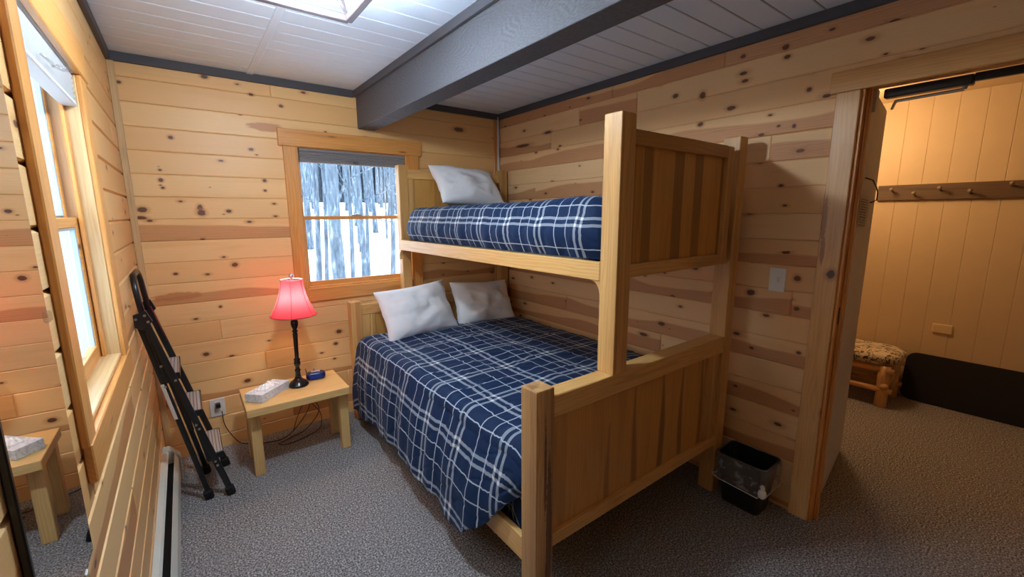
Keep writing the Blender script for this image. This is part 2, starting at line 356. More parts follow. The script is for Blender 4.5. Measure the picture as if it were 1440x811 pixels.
def lathe(bm, prof, n=32, c=(0, 0, 0), cap=True):
    rings = []
    for r, z in prof:
        rings.append([bm.verts.new((c[0] + r * math.cos(2 * PI * j / n), c[1] + r * math.sin(2 * PI * j / n), c[2] + z)) for j in range(n)])
    for i in range(len(prof) - 1):
        for j in range(n): bm.faces.new((rings[i][j], rings[i][(j + 1) % n], rings[i + 1][(j + 1) % n], rings[i + 1][j]))
    if cap:
        if prof[0][0] > 1e-5: bm.faces.new(rings[0][::-1])
        if prof[-1][0] > 1e-5: bm.faces.new(rings[-1])
    return bm
def ball(bm, c, r, sc=(1, 1, 1), u=16, v=10):
    b = new(); bmesh.ops.create_uvsphere(b, u_segments=u, v_segments=v, radius=r)
    for x in b.verts: x.co = Vector((x.co.x * sc[0], x.co.y * sc[1], x.co.z * sc[2])) + Vector(c)
    merge(bm, b); return bm
def sm(t): t = max(0., min(1., t)); return t * t * (3 - 2 * t)
def lerp(a, b, t): return a + (b - a) * t
def curve_at(tab, x):
    if x <= tab[0][0]: return tab[0][1]
    for (a, p), (b, q) in zip(tab, tab[1:]):
        if x <= b: return lerp(p, q, (x - a) / (b - a))
    return tab[-1][1]

# ------------------------------------------------------------------ planked surfaces
def planks(bm, O, U, V, N, u0, u1, v0, v1, level, pitch, holes=(), joints=None, bev=.005, dep=.005, back=.0, tone=None, gap=.0, rnd=None, dens=.35):
    """tongue-and-groove boards running along U, stacked along V, one bevelled face each"""
    rnd = rnd or random.Random(3)
    uvl = bm.loops.layers.uv.get('UVMap') or bm.loops.layers.uv.new('UVMap'); cl = bm.loops.layers.float_color.get('pk') or bm.loops.layers.float_color.new('pk')
    O, U, V, N = map(Vector, (O, U, V, N))
    def P(u, v, d): return bm.verts.new(O + U * u + V * v + N * d)
    def emit(a, b, c, d, base, bl, br, bb, bt, pk):
        # a..b along U, c..d along V; bevel flags
        g = gap / 2
        A, Bq, Cq, D = a + (g if bl else 0), b - (g if br else 0), c + (g if bb else 0), d - (g if bt else 0)
        ia, ib, ic, idd = A + (bev if bl else 0), Bq - (bev if br else 0), Cq + (bev if bb else 0), D - (bev if bt else 0)
        if ib - ia < .002 or idd - ic < .002: return
        o = [(A, Cq, -dep), (Bq, Cq, -dep), (Bq, D, -dep), (A, D, -dep)]; i = [(ia, ic, 0), (ib, ic, 0), (ib, idd, 0), (ia, idd, 0)]
        ov = [P(*q) for q in o]; iv = [P(*q) for q in i]
        fs = [(iv, i)]
        for k in range(4):
            l = (k + 1) % 4; fs.append(([ov[k], ov[l], iv[l], iv[k]], [o[k], o[l], i[l], i[k]]))
        for vs, cs in fs:
            try: f = bm.faces.new(vs)
            except ValueError: continue
            f.normal_update()
            if f.normal.dot(N) < 0: f.normal_flip()
            mp = {vs[q]: cs[q] for q in range(4)}
            for lp in f.loops:
                cc = mp[lp.vert]; lp[uvl].uv = (cc[0], cc[1] - base); lp[cl] = pk
    k0 = math.floor((v0 - level) / pitch) - 1; v = level + k0 * pitch; k = k0
    while v < v1:
        lo, hi = max(v, v0), min(v + pitch, v1)
        if hi - lo > .003:
            js = (joints or {}).get(k)
            if js is None:
                js = []; u = u0 + rnd.uniform(.3, 3.0)
                while u < u1 - .25:
                    if rnd.random() < dens * 2: js.append(u)
                    u += rnd.uniform(.9, 2.4)
            cuts = [u0] + [j for j in js if u0 < j < u1] + [u1]
            for s in range(len(cuts) - 1):
                pk = (tone or (lambda k, s, r: (r.random(), 0 if r.random() < .72 else r.uniform(.3, .75), r.random())))(k, s, rnd)
                pk = (pk[0], pk[1], pk[2], 1)
                segs = [(cuts[s], cuts[s + 1], lo, hi)]
                for (ha, hb, hc, hd) in holes:
                    ns = []
                    for (a, b, c, d) in segs:
                        if hb <= a or ha >= b or hd <= c or hc >= d: ns.append((a, b, c, d)); continue
                        if a < ha: ns.append((a, ha, c, d))
                        if b > hb: ns.append((hb, b, c, d))
                        m0, m1 = max(a, ha), min(b, hb)
                        if c < hc: ns.append((m0, m1, c, hc))
                        if d > hd: ns.append((m0, m1, hd, d))
                    segs = ns
                for (a, b, c, d) in segs:
                    emit(a, b, c, d, v, abs(a - cuts[s]) < 1e-6 and s > 0, abs(b - cuts[s + 1]) < 1e-6 and s < len(cuts) - 2, abs(c - v) < 1e-6, abs(d - v - pitch) < 1e-6, pk)
        v += pitch; k += 1
    return bm
def slab_holes(bm, O, U, V, N, u0, u1, v0, v1, d0, d1, holes=()):
    """solid backing with rectangular openings (d0,d1 along N, negative behind the face)"""
    us = sorted({u0, u1, *[h[0] for h in holes], *[h[1] for h in holes]}); vs = sorted({v0, v1, *[h[2] for h in holes], *[h[3] for h in holes]})
    us = [u for u in us if u0 <= u <= u1]; vs = [v for v in vs if v0 <= v <= v1]
    O, U, V, N = map(Vector, (O, U, V, N)); m = Matrix((U, V, N)).transposed().to_4x4(); m.translation = O
    for a, b in zip(us, us[1:]):
        for c, d in zip(vs, vs[1:]):
            if any(h[0] <= (a + b) / 2 <= h[1] and h[2] <= (c + d) / 2 <= h[3] for h in holes): continue
            box(bm, a, b, c, d, d0, d1, 0, mat=m)
    return bm

XL, XR, D, H = -.234, 2.363, 3.3, 2.41
# ------------------------------------------------------------------ room shell
bm = new(); box(bm, XL - .3, 4.95, -1.9, D + .16, -.12, 0, 0); fl = struct('floor', bm, 'carpet', org=(0, 0, 0))
W1 = (.665, 1.465, 1.01, 2.0)          # back window opening (x, z)
W2 = (1.352, 2.10, 1.025, 2.03)         # left window opening (y, z)
DR = (-.20, .640, -.06, 2.075)            # doorway (y, z)
bt = {6: .0}
def tone_back(k, s, r):
    base = {-1: (.85, .0), 0: (.15, .0)}
    t, h = r.random() * .7, (0 if r.random() < .8 else r.uniform(.25, .5))
    if k == -7: t, h = .1, .62      # banded board with dark knots
    if k in (-5, -4) and s == 0: h = 0
    return (t, h, r.random())
bm = new()
planks(bm, (0, D, 0), (1, 0, 0), (0, 0, 1), (0, -1, 0), XL, XR, 0, H, 2.29, .1295, holes=[W1], tone=tone_back, rnd=random.Random(12),
       joints={-1: [], -2: [], -3: [], -4: [], -5: [], -6: [], -7: [], -8: [], -9: [], -10: [], -11: [], -12: [.125], -13: [], -14: [.36], -15: [], -16: [.9], -17: [.5], -18: []})
slab_holes(bm, (0, D, 0), (1, 0, 0), (0, 0, 1), (0, -1, 0), XL - .12, XR + .12, -.05, H + .1, -.15, -.0045, holes=[W1])
struct('wall_back', bm, 'wallB', org=(0, D, 0))
bm = new()
planks(bm, (XL, 0, 0), (0, 1, 0), (0, 0, 1), (1, 0, 0), -1.6, D, 0, H, .745, .1275, bev=.008, dep=.010, holes=[W2], rnd=random.Random(5), joints={-2: [1.86], -1: [1.2], 0: [2.2]})
slab_holes(bm, (XL, 0, 0), (0, 1, 0), (0, 0, 1), (1, 0, 0), -1.75, D + .1, -.05, H + .1, -.10, -.0095, holes=[W2])
struct('wall_left', bm, 'wall', org=(XL, 0, 0))
def tone_right(k, s, r):
    h = 0 if r.random() < .42 else r.uniform(.3, .7)
    if k == -9: h = .62
    return (r.random() * .8, h, r.random())
bm = new()
planks(bm, (XR, 0, 0), (0, 1, 0), (0, 0, 1), (-1, 0, 0), -1.6, D, 0, H, 1.91, .1265, holes=[DR], tone=tone_right, rnd=random.Random(21),
       joints={3: [1.25, 2.0], 2: [1.8, 2.3], 0: [], 1: [2.6], -1: [.985], -7: [.82], -5: [1.9], -9: [2.4], -6: [2.2]})
slab_holes(bm, (XR, 0, 0), (0, 1, 0), (0, 0, 1), (-1, 0, 0), -1.75, D + .1, -.05, H + .1, -.10, -.0045, holes=[DR])
struct('wall_right', bm, 'wallR', org=(XR, 0, 0))
bm = new()
planks(bm, (0, -1.6, 0), (1, 0, 0), (0, 0, 1), (0, 1, 0), XL, XR, 0, H, .745, .1275, rnd=random.Random(9))
slab_holes(bm, (0, -1.6, 0), (1, 0, 0), (0, 0, 1), (0, 1, 0), XL - .12, XR + .12, -.05, H + .1, -.15, -.0045)
struct('wall_front', bm, 'wall', org=(0, -1.6, 0))
# ceiling boards
bm = new()
planks(bm, (0, 0, H), (1, 0, 0), (0, 1, 0), (0, 0, -1), XL, 1.09, -1.6, D, 1.816, .1338, rnd=random.Random(2), bev=.003, dep=.005, gap=.0025, joints={k: [] for k in range(-40, 40)})
planks(bm, (0, 0, H), (1, 0, 0), (0, 1, 0), (0, 0, -1), 1.2, XR, -1.6, D, .937, .1312, rnd=random.Random(2), bev=.003, dep=.006, gap=.005, joints={k: [] for k in range(-40, 40)})
struct('ceiling', bm, 'ceil', org=(0, 0, H))
bm = new(); box(bm, XL - .15, XR + .14, -1.75, D + .15, H + .004, H + .1, 0); s = obj('ceiling_backing', bm, 'gap', bpy.data.objects['ceiling'])
struct('trim_1', B(.418, .456, -1.6, D, H - .006, H + .001, .003), 'ceil')
# dark crown boards
struct('trim_2', B(XL, 1.075, D - .02, D, 2.362, H, .002), 'crown'); struct('trim_3', B(1.24, XR, D - .02, D, 2.362, H, .002), 'crown')
struct('trim_4', B(XL, XL + .02, -1.6, D - .02, 2.362, H, .002), 'crown'); struct('trim_5', B(XR - .02, XR, -1.6, D - .02, 2.362, H, .002), 'crown')
# big ceiling beam (slightly tapered in nothing, rough sawn) and its ledge board
bm = new(); box(bm, 1.094, 1.222, -1.6, D - .003, 2.15, H, .004, 2)
tr = struct('trim_6', bm, 'beam', org=(1.09, 0, 0)); tr['label'] = 'thick rough sawn grey ceiling beam'
struct('trim_7', B(1.074, 1.094, -1.6, D - .003, 2.366, H, .002), 'crown'); 
# corner battens and conduit
struct('trim_8', B(XR - .062, XR - .026, D - .016, D, 0, 2.362, .003), 'trim2')
struct('trim_9', B(XL, XL + .032, D - .02, D, 0, 2.362, .003), 'wall' if False else 'jamb')
bm = new(); tube(bm, [(XR - .018, D - .018, 0), (XR - .018, D - .018, 2.385)], .011, 14)
tag(obj('conduit', bm, 'conduit', smooth=True), 'thin white conduit standing upright in the corner behind the bunk', 'pipe')

# ------------------------------------------------------------------ windows
def frame_rect(bm, ax, a0, a1, z0, z1, w, d0, d1, wb=None, wt=None):
    """rectangular frame; ax 'x': spans x at depth y, 'y': spans y at depth x"""
    wb = wb or w; wt = wt or w
    for (p, q, r, s_) in ((a0, a0 + w, z0, z1), (a1 - w, a1, z0, z1), (a0 + w, a1 - w, z0, z0 + wb), (a0 + w, a1 - w, z1 - wt, z1)):
        if ax == 'x': box(bm, p, q, d0, d1, r, s_, .002)
        else: box(bm, d0, d1, p, q, r, s_, .002)
w = sempty('window_1', (1.065, D, 1.01))
bm = new(); box(bm, .585, .665, D - .022, D, .918, 1.99, .003); obj('side_casing', bm, 'trim2', w)
bm = new(); box(bm, 1.465, 1.56, D - .022, D, .918, 1.99, .003); obj('side_casing', bm, 'trim2', w)
bm = new(); box(bm, .56, 1.585, D - .026, D, 1.99, 2.10, .003); obj('head_casing', bm, 'trim0', w)
bm = new(); box(bm, .665, 1.465, D - .022, D, .918, 1.012, .003); obj('sill_casing', bm, 'trim0', w)
bm = new(); frame_rect(bm, 'x', .665, 1.465, 1.01, 2.0, .014, D - .004, D + .13, wb=.014); obj('jamb_liner', bm, 'trim2', w)
for nm, z0, z1, y0 in (('upper_sash', 1.50, 1.99, D + .07), ('lower_sash', 1.022, 1.525, D + .042)):
    bm = new(); frame_rect(bm, 'x', .679, 1.451, z0, z1, .020, y0, y0 + .026, wb=.026 if nm == 'upper_sash' else .034, wt=.022); s = obj(nm, bm, 'trim0', w)
    obj('glass_pane', B(.697, 1.433, y0 + .010, y0 + .015, z0 + .02, z1 - .02, 0), 'glass', s)
bm = new(); box(bm, 1.02, 1.10, D + .030, D + .044, 1.523, 1.535, .003); ball(bm, (1.06, D + .036, 1.536), .012, (1.3, 1, .6)); obj('sash_lock', bm, 'steel', w)
def cell_shade(name, ax, a0, a1, z0, z1, d0, d1, m, n=5):
    bm = new(); h = (z1 - .016 - z0) / n; zz = [z1 - .016]
    if ax == 'x': box(bm, a0, a1, d0 - .004, d1 + .004, z1 - .018, z1, .003)
    else: box(bm, d0 - .004, d1 + .004, a0, a1, z1 - .018, z1, .003)
    for i in range(n):
        t, b_ = z1 - .018 - i * h, z1 - .018 - (i + 1) * h; mid = (t + b_) / 2
        pts = [(d0 + .006, t), (d0, mid), (d0 + .006, b_), (d1 - .006, b_), (d1, mid), (d1 - .006, t)]
        if ax == 'x': prism(bm, [(p, q) for p, q in pts], a0 + .002, a1 - .002, axis=0)
        else: prism(bm, [(p, q) for p, q in pts], a0 + .002, a1 - .002, axis=1)
    if ax == 'x': box(bm, a0, a1, d0, d1, z0 - .012, z0 + .002, .003)
    else: box(bm, d0, d1, a0, a1, z0 - .012, z0 + .002, .003)
    return obj(name, bm, m)
s = cell_shade('window_shade', 'x', .684, 1.446, 1.905, 1.985, D - .004, D + .036, 'shade')
tag(s, 'raised dark grey pleated shade in the window with the snowy woods view', 'window shade')
bm = new(); prism(bm, [(1.05, 1.897), (1.08, 1.897), (1.085, 1.918), (1.045, 1.918)], D - .010, D - .004); obj('pull_tab', bm, 'clear', s)

w = sempty('window_2', (XL, 1.73, 1.04)); X2 = XL
bm = new(); box(bm, X2 - .046, X2 - .034, 2.066, 2.088, 1.037, 2.018, .002); box(bm, X2 - .046, X2 - .034, 1.362, 1.374, 1.037, 2.018, .002); obj('stop_bead', bm, 'trim2', w)
bm = new(); box(bm, X2, X2 + .016, 1.280, 1.362, 1.022, 2.0, .003); obj('side_casing', bm, 'trim2', w)
bm = new(); box(bm, X2, X2 + .016, 2.092, 2.20, 1.022, 2.0, .003); obj('side_casing', bm, 'trim2', w)
bm = new(); box(bm, X2, X2 + .020, 1.262, 2.235, 2.0, 2.125, .003); obj('head_casing', bm, 'trim1', w)
bm = new(); box(bm, X2, X2 + .018, 1.290, 2.215, .932, 1.024, .003); obj('sill_casing', bm, 'trim1', w)
bm = new()
box(bm, X2 - .072, X2 + .002, 1.352, 1.362, 1.025, 2.03, .002); box(bm, X2 - .072, X2 + .002, 2.086, 2.10, 1.025, 2.03, .002); obj('jamb_liner', bm, 'jamb', w)
bm = new(); frame_rect(bm, 'y', 1.352, 2.10, 1.037, 2.018, .012, X2 - .102, X2 - .0725); obj('outer_frame', bm, 'vinyl', w)
bm = new(); box(bm, X2 - .10, X2 + .002, 1.362, 2.086, 1.025, 1.037, .002); box(bm, X2 - .10, X2 + .002, 1.362, 2.086, 2.018, 2.03, .002); obj('sill_board', bm, 'sillw', w)
for nm, z0, z1, x0 in (('upper_sash', 1.50, 2.018, X2 - .094), ('lower_sash', 1.037, 1.53, X2 - .071)):
    bm = new(); frame_rect(bm, 'y', 1.364, 2.084, z0, z1, .032 if nm == 'upper_sash' else .050, x0, x0 + .022, wb=.03 if nm == 'upper_sash' else .05, wt=.032); s = obj(nm, bm, 'trim1', w)
    bm = new(); frame_rect(bm, 'y', *((1.394, 2.054) if nm == 'upper_sash' else (1.412, 2.036)), z0 + .028, z1 - .03, .007, x0 + .002, x0 + .018, wb=.010, wt=.010); obj('glazing_bead', bm, 'vinyl', s)
    obj('glass_pane', B(x0 + (.014 if nm == 'upper_sash' else .002), x0 + (.018 if nm == 'upper_sash' else .006), 1.39, 2.055, z0 + .03, z1 - .025, 0), 'glass', s)
s = cell_shade('window_shade', 'y', 1.366, 2.082, 1.905, 2.015, X2 - .042, X2 - .002, 'shadeW', 6)
tag(s, 'raised pale pleated shade in the tall window beside the mirror', 'window shade')
bm = new(); tube(bm, [(X2 + .004, 1.72, 1.93), (X2 + .02, 1.73, 1.925), (X2 + .03, 1.75, 1.93), (X2 + .022, 1.77, 1.94), (X2 + .004, 1.775, 1.945)], .004, 8)
tube(bm, [(X2 + .004, 1.60, 1.925), (X2 + .012, 1.66, 1.922), (X2 + .004, 1.72, 1.93)], .004, 8); obj('shade_handle', bm, 'clear', s, smooth=True)

# ------------------------------------------------------------------ doorway, door leaf
w = sempty('door_1', (XR, .22, 0))
bm = new(); box(bm, XR - .02, XR, .640, .728, 0, 2.047, .003); obj('side_casing', bm, 'casR', w)
bm = new(); box(bm, XR - .02, XR, -.29, -.20, 0, 2.047, .003); obj('side_casing', bm, 'casR', w)
bm = new(); box(bm, XR - .024, XR, -.31, .752, 2.047, 2.135, .003); obj('head_casing', bm, 'casRh', w)
bm = new(); box(bm, XR - .004, XR + .105, .628, .641, 0, 2.075, .002); box(bm, XR - .004, XR + .105, -.201, -.188, 0, 2.075, .002); box(bm, XR - .004, XR + .105, -.188, .628, 2.062, 2.076, .002)
obj('jamb_liner', bm, 'trim2', w)
bm = new(); box(bm, XR + .025, XR + .060, .618, .628, 0, 2.062, .003); box(bm, XR + .032, XR + .05, .612, .619, 0, 2.052, .003); box(bm, XR + .025, XR + .060, -.188, -.178, 0, 2.062, .003); box(bm, XR + .025, XR + .060, -.178, .618, 2.049, 2.062, .003)
obj('door_stop', bm, 'trim2', w)
bm = new(); box(bm, XR + .012, XR + .028, .6255, .628, 1.02, 1.10, .001); obj('strike_plate', bm, 'gun', w)
# leaf: opened away into the hall, hinged at the far jamb
hx, hy = 2.470, .646; ang = math.radians(8.0)
U = Vector((math.cos(ang), math.sin(ang), 0)); Nn = Vector((math.sin(ang), -math.cos(ang), 0))
bm = new(); planks(bm, (hx, hy, 0), (0, 0, 1), U, Nn, .012, 2.10, .0, .80, .03, .095, joints={k: [] for k in range(-3, 20)}, bev=.004, dep=.004)
m4 = Matrix((U, Nn, Vector((0, 0, 1)))).transposed().to_4x4(); m4.translation = Vector((hx, hy, 0))
box(bm, 0, .80, -.04, -.0035, .012, 2.10, .002, mat=m4); leaf = obj('door_leaf', bm, 'doorw', w)
bm = new()
for z in (.25, 1.05, 1.85): tube(bm, [(hx - .004, hy - .006, z), (hx - .004, hy - .006, z + .09)], .007, 10)
obj('hinge', bm, 'steel', leaf)
bm = new(); prism(bm, [(0, 0), (.085, 0), (.085, -.02), (.05, -.055), (.02, -.10), (0, -.10)], 0, .03, axis=1, bev=.003)
m5 = m4.copy(); m5.translation = Vector((hx, hy, 2.07)); bb = new(); merge(bb, bm, m5); obj('closer_bracket', bb, 'doorw', leaf)
cl = thing('door_closer', 'black door closer with bare metal arm under the door header', 'door closer', (2.55, .4, 2.03))
bm = new(); box(bm, 2.478, 2.524, .325, .595, 2.020, 2.058, .006, 2); obj('closer_body', bm, 'black', cl)
bm = new(); tube(bm, [(2.50, .35, 2.008), (2.50, .555, 2.004)], .006, 8); tube(bm, [(2.50, .35, 2.008), (2.50, .345, 2.035)], .008, 8); tube(bm, [(2.50, .555, 2.004), (2.66, .60, 2.004)], .006, 8); obj('closer_arm', bm, 'steel', cl)
bm = new(); box(bm, 2.482, 2.507, -.188, .325, 2.030, 2.060, .003); obj('closer_track', bm, 'black', cl)
def on_leaf(a, z, off): return Vector((hx, hy, 0)) + U * a + Nn * off + Vector((0, 0, z))
bm = new(); uvl = bm.loops.layers.uv.new('UVMap')
vs = [bm.verts.new(on_leaf(a, z, .006 + .004 * k)) for a, z, k in ((.10, 1.47, 1), (.46, 1.455, 0), (.46, 1.60, 0), (.10, 1.605, 1))]
f = bm.faces.new(vs)
for lp, q in zip(f.loops, ((0, 0), (1, 0), (1, 1), (0, 1))): lp[uvl].uv = q
ext = bmesh.ops.solidify(bm, geom=[f], thickness=.0006)
tag(obj('paper_notice', bm, 'notice'), 'white printed paper notice fixed to the open door', 'paper notice')
bm = new(); tube(bm, [on_leaf(.22, 1.70, .005), on_leaf(.27, 1.69, .03), on_leaf(.36, 1.655, .04), on_leaf(.50, 1.64, .035), on_leaf(.56, 1.60, .03), on_leaf(.52, 1.585, .008)], .0035, 8)
tag(obj('wire_hook', bm, 'black', smooth=True), 'bent black wire hanging on the open door above the notice', 'hook')

# ------------------------------------------------------------------ hall beyond the door
HX = 4.75
bm = new(); planks(bm, (HX, 0, 0), (0, 0, 1), (0, 1, 0), (-1, 0, 0), 0, 2.42, -1.9, 1.9, .08, .148, joints={k: [] for k in range(-40, 40)}, bev=.003, dep=.003)
box(bm, HX + .003, HX + .1, -1.9, 1.9, -.1, 2.5, 0); struct('wall_hall_back', bm, 'hallw', org=(HX, 0, 0))
struct('wall_hall_left', B(XR + .10, HX + .1, 1.60, 1.7, 0, 2.5, 0), 'hallw'); struct('wall_hall_right', B(XR + .10, HX + .1, -1.9, -1.8, 0, 2.5, 0), 'hallw')
struct('ceiling_hall', B(XR + .10, HX + .1, -1.9, 1.7, 2.42, 2.5, 0), 'hallw')
struct('baseboard_hall', B(HX - .012, HX, -1.8, 1.6, 0, .06, .003), 'hallw')
rk = thing('coat_rack', 'long dark wooden coat rail with pegs on the yellow hall wall', 'coat rack', (HX - .02, .2, 1.63))
obj('rail_board', B(HX - .026, HX - .001, -.75, 1.085, 1.628, 1.752, .004), 'rack', rk)
for i, (y, z) in enumerate([(.985, 1.70), (.845, 1.665), (.70, 1.70), (.535, 1.672), (.335, 1.715), (.16, 1.672), (-.02, 1.71), (-.2, 1.672), (-.4, 1.71)]):
    bm = new(); tube(bm, [(HX - .026, y, z), (HX - .055, y - .001, z + .006), (HX - .085, y - .002, z + .014)], [.008, .007, .008], 12); ball(bm, (HX - .092, y - .002, z + .016), .014, u=14, v=8)
    obj('peg', bm, 'pegw', rk, smooth=True)
o = obj('wall_outlet', B(HX - .014, HX, .505, .622, .575, .648, .005, 2), 'ivory'); tag(o, 'beige blank wall plate low on the yellow hall wall', 'wall outlet')
# rubber mat leaning on the wall
b = new(); pts = []; y0, y1, z0, z1, r = -.75, .742, .0, .392, .07
for cx, cy, a0 in ((y1 - r, z1 - r, 0), (y0 + r, z1 - r, 90), (y0 + r, z0 + r, 180), (y1 - r, z0 + r, 270)):
    for k in range(9): a = math.radians(a0 + k * 11.25); pts.append((cx + r * math.cos(a), cy + r * math.sin(a)))
prism(b, pts, -.009, .009, axis=0, bev=.003)
mm = Matrix.Translation((4.655, 0, .002)) @ Matrix.Rotation(math.radians(11), 4, 'Y'); bb = new(); merge(bb, b, mm)
b2 = new()
for k in range(2):
    tube(b2, [((4.655 + .0715, .70, .35)), (4.655 + .0715, -.70, .35)] if k == 0 else [(4.655 + .002, .70, .04), (4.655 + .002, -.70, .04)], .004, 8)
merge(bb, b2)
tag(obj('boot_tray', bb, 'blackmat'), 'long black rubber mat with rounded corners leaning against the hall wall', 'mat')
hf = thing('added_hall_light', 'added round glass ceiling light, unseen behind the door leaf, lighting the hall', 'ceiling light', (4.0, 1.22, 2.42))  # fixture added out of view to light the hall
obj('mount', lathe(new(), [(.09, 0), (.09, -.02), (.07, -.03)], 28, (4.0, 1.22, 2.418)), 'gun', hf, smooth=False)
obj('globe', lathe(new(), [(.065, -.03), (.10, -.05), (.11, -.085), (.09, -.125), (.05, -.145), (.001, -.15)], 28, (4.0, 1.22, 2.418)), 'bulb', hf, smooth=True)
# log bench
bn = thing('log_bench', 'small peeled log bench with patterned cushion in the hall', 'bench', (4.45, 1.05, 0))
b = new(); N_ = 14
bmesh.ops.create_cube(b, size=1); bmesh.ops.subdivide_edges(b, edges=list(b.edges), cuts=7, use_grid_fill=True)
for v in b.verts:
    p = v.co * 2; q = Vector([math.copysign(abs(c) ** 1.0, c) for c in p]); l = (abs(q.x) ** 5 + abs(q.y) ** 5 + abs(q.z) ** 3.0) ** (1 / 4.2)
    if l > 0: q = q / max(l, .8)
    v.co = Vector((4.47 + q.x * .215, 1.06 + q.y * .345, .385 + q.z * .055 + .01 * noise.noise(q * 2)))
obj('cushion', b, 'cushion', bn, smooth=True)
for x, y in ((4.31, .79), (4.62, .79), (4.31, 1.34), (4.62, 1.34)):
    bm = new(); tube(bm, [(x, y, 0), (x + .004, y, .12), (x - .004, y + .003, .24), (x, y, .335)], [.042, .038, .040, .037], 14); obj('leg', bm, 'log', bn, smooth=True)
for x, z, x2 in ((4.30, .135, 0), (4.62, .12, 0), (4.30, .30, 0), (4.62, .30, 0)):
    bm = new(); tube(bm, [(x - .005, .73, z), (x, .9, z + .004), (x, 1.2, z - .003), (x, 1.38, z)], [.020, .023, .021, .02], 12); obj('stretcher', bm, 'logy', bn, smooth=True)
for y in (.79, 1.34):
    bm = new(); tube(bm, [(4.26, y - .015, .17), (4.45, y - .012, .20), (4.67, y - .01, .235)], [.025, .023, .022], 12); obj('stretcher', bm, 'log', bn, smooth=True)
# ------------------------------------------------------------------ bunk bed
BY0, BY1 = 1.05, 3.20
bed = thing('bunk_bed', 'honey oak bunk bed, narrow bunk above a wide lower bed', 'bunk bed', (1.6, 1.05, 0))
def post(x0, x1, y0, y1, z0, z1, m='bed2'): obj('post', B(x0, x1, y0, y1, z0, z1, .004, 2), m, bed)
M['bedP'] = board('laminated post timber', 2, (.72, .45, .19), (.56, .29, .10), (.22, .085, .03), lam=.7, sa=0, sc=(.10, .035, .014), spots=[(-.636, .36, .014, .34, 0), (-.655, .62, .006, .2, 0), (-.648, .10, .008, .16, 0)])
post(.900, .985, 1.05, 1.135, 0, .932, 'bedP'); post(1.300, 1.384, 1.05, 1.135, .896, 1.90); post(2.190, 2.266, 1.05, 1.135, 0, 1.90)
post(.905, .985, 3.135, 3.205, 0, .905); post(1.325, 1.398, 3.14, 3.205, .86, 1.90); post(2.255, 2.335, 3.135, 3.205, 0, 1.91)
def part(name, m, *a, **k): return obj(name, B(*a, **k), m, bed)
# lower footboard
part('top_rail', 'bed0', .985, 2.19, 1.052, 1.130, .812, .897, bev=.003)
part('bottom_rail', 'bed0', .985, 2.19, 1.058, 1.10, .283, .338)
part('stile', 'bed2', 2.068, 2.135, 1.060, 1.10, .338, .812); part('stile', 'bed2', 2.150, 2.19, 1.066, 1.095, .338, .812)
def veneer(name, x0, x1, y0, y1, z0, z1, tone):
    """panel whose figure (dark strips) is stored per vertex"""
    bm = new(); cl = bm.verts.layers.float_color.new('tone'); nx, nz = 150, 26; g = []
    for i in range(nx + 1):
        row = []
        for j in range(nz + 1):
            x, z = lerp(x0, x1, i / nx), lerp(z0, z1, j / nz); v = bm.verts.new((x, y0, z)); t = tone(x, z); v[cl] = (t, t, t, 1); row.append(v)
        g.append(row)
    for i in range(nx):
        for j in range(nz): bm.faces.new((g[i][j], g[i + 1][j], g[i + 1][j + 1], g[i][j + 1]))
    bk = [bm.verts.new(p) for p in ((x0, y1, z0), (x1, y1, z0), (x1, y1, z1), (x0, y1, z1))]
    bm.faces.new(bk[::-1])
    bm.faces.new([g[i][0] for i in range(nx, -1, -1)] + [bk[0], bk[1]]); bm.faces.new([g[i][nz] for i in range(nx + 1)] + [bk[2], bk[3]])
    bm.faces.new([g[0][j] for j in range(nz + 1)] + [bk[3], bk[0]]); bm.faces.new([g[nx][j] for j in range(nz, -1, -1)] + [bk[1], bk[2]])
    return obj(name, bm, 'panel', bed)
streaks = ((1.095, .018, .40, .10), (1.32, .022, .62, .25), (1.495, .026, .74, .30), (1.70, .030, .78, .38), (1.862, .026, .75, .35), (2.04, .02, .8, .3))
def t1(x, z):
    t = .05
    for c, w, zt, a in streaks:
        d = abs(x - c - .006 * math.sin(z * 9 + c * 20)); ww = w * sm((zt - z) / .34 + .15)
        if ww > 0: t = max(t, a * 2.1 * (1 - sm((d - ww * .5) / .012)))
    return min(t, .85)
veneer('panel', .985, 2.068, 1.076, 1.086, .335, .815, t1)
# upper footboard
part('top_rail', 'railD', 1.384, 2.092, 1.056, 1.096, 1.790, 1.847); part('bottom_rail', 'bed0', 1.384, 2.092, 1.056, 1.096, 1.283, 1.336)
part('stile', 'bed2', 2.092, 2.146, 1.054, 1.098, 1.283, 1.845)
strips = ((1.40, 1.425, .35), (1.470, 1.532, .62), (1.684, 1.755, .68), (1.842, 1.908, .62), (2.070, 2.10, .7), (1.60, 1.62, .12), (1.98, 2.0, .12))
def t2(x, z):
    t = .06 + .05 * math.sin(x * 31)
    for a, b_, k in strips:
        if a <= x <= b_: t = max(t, k)
    return t
veneer('panel', 1.384, 2.092, 1.074, 1.086, 1.330, 1.795, t2)
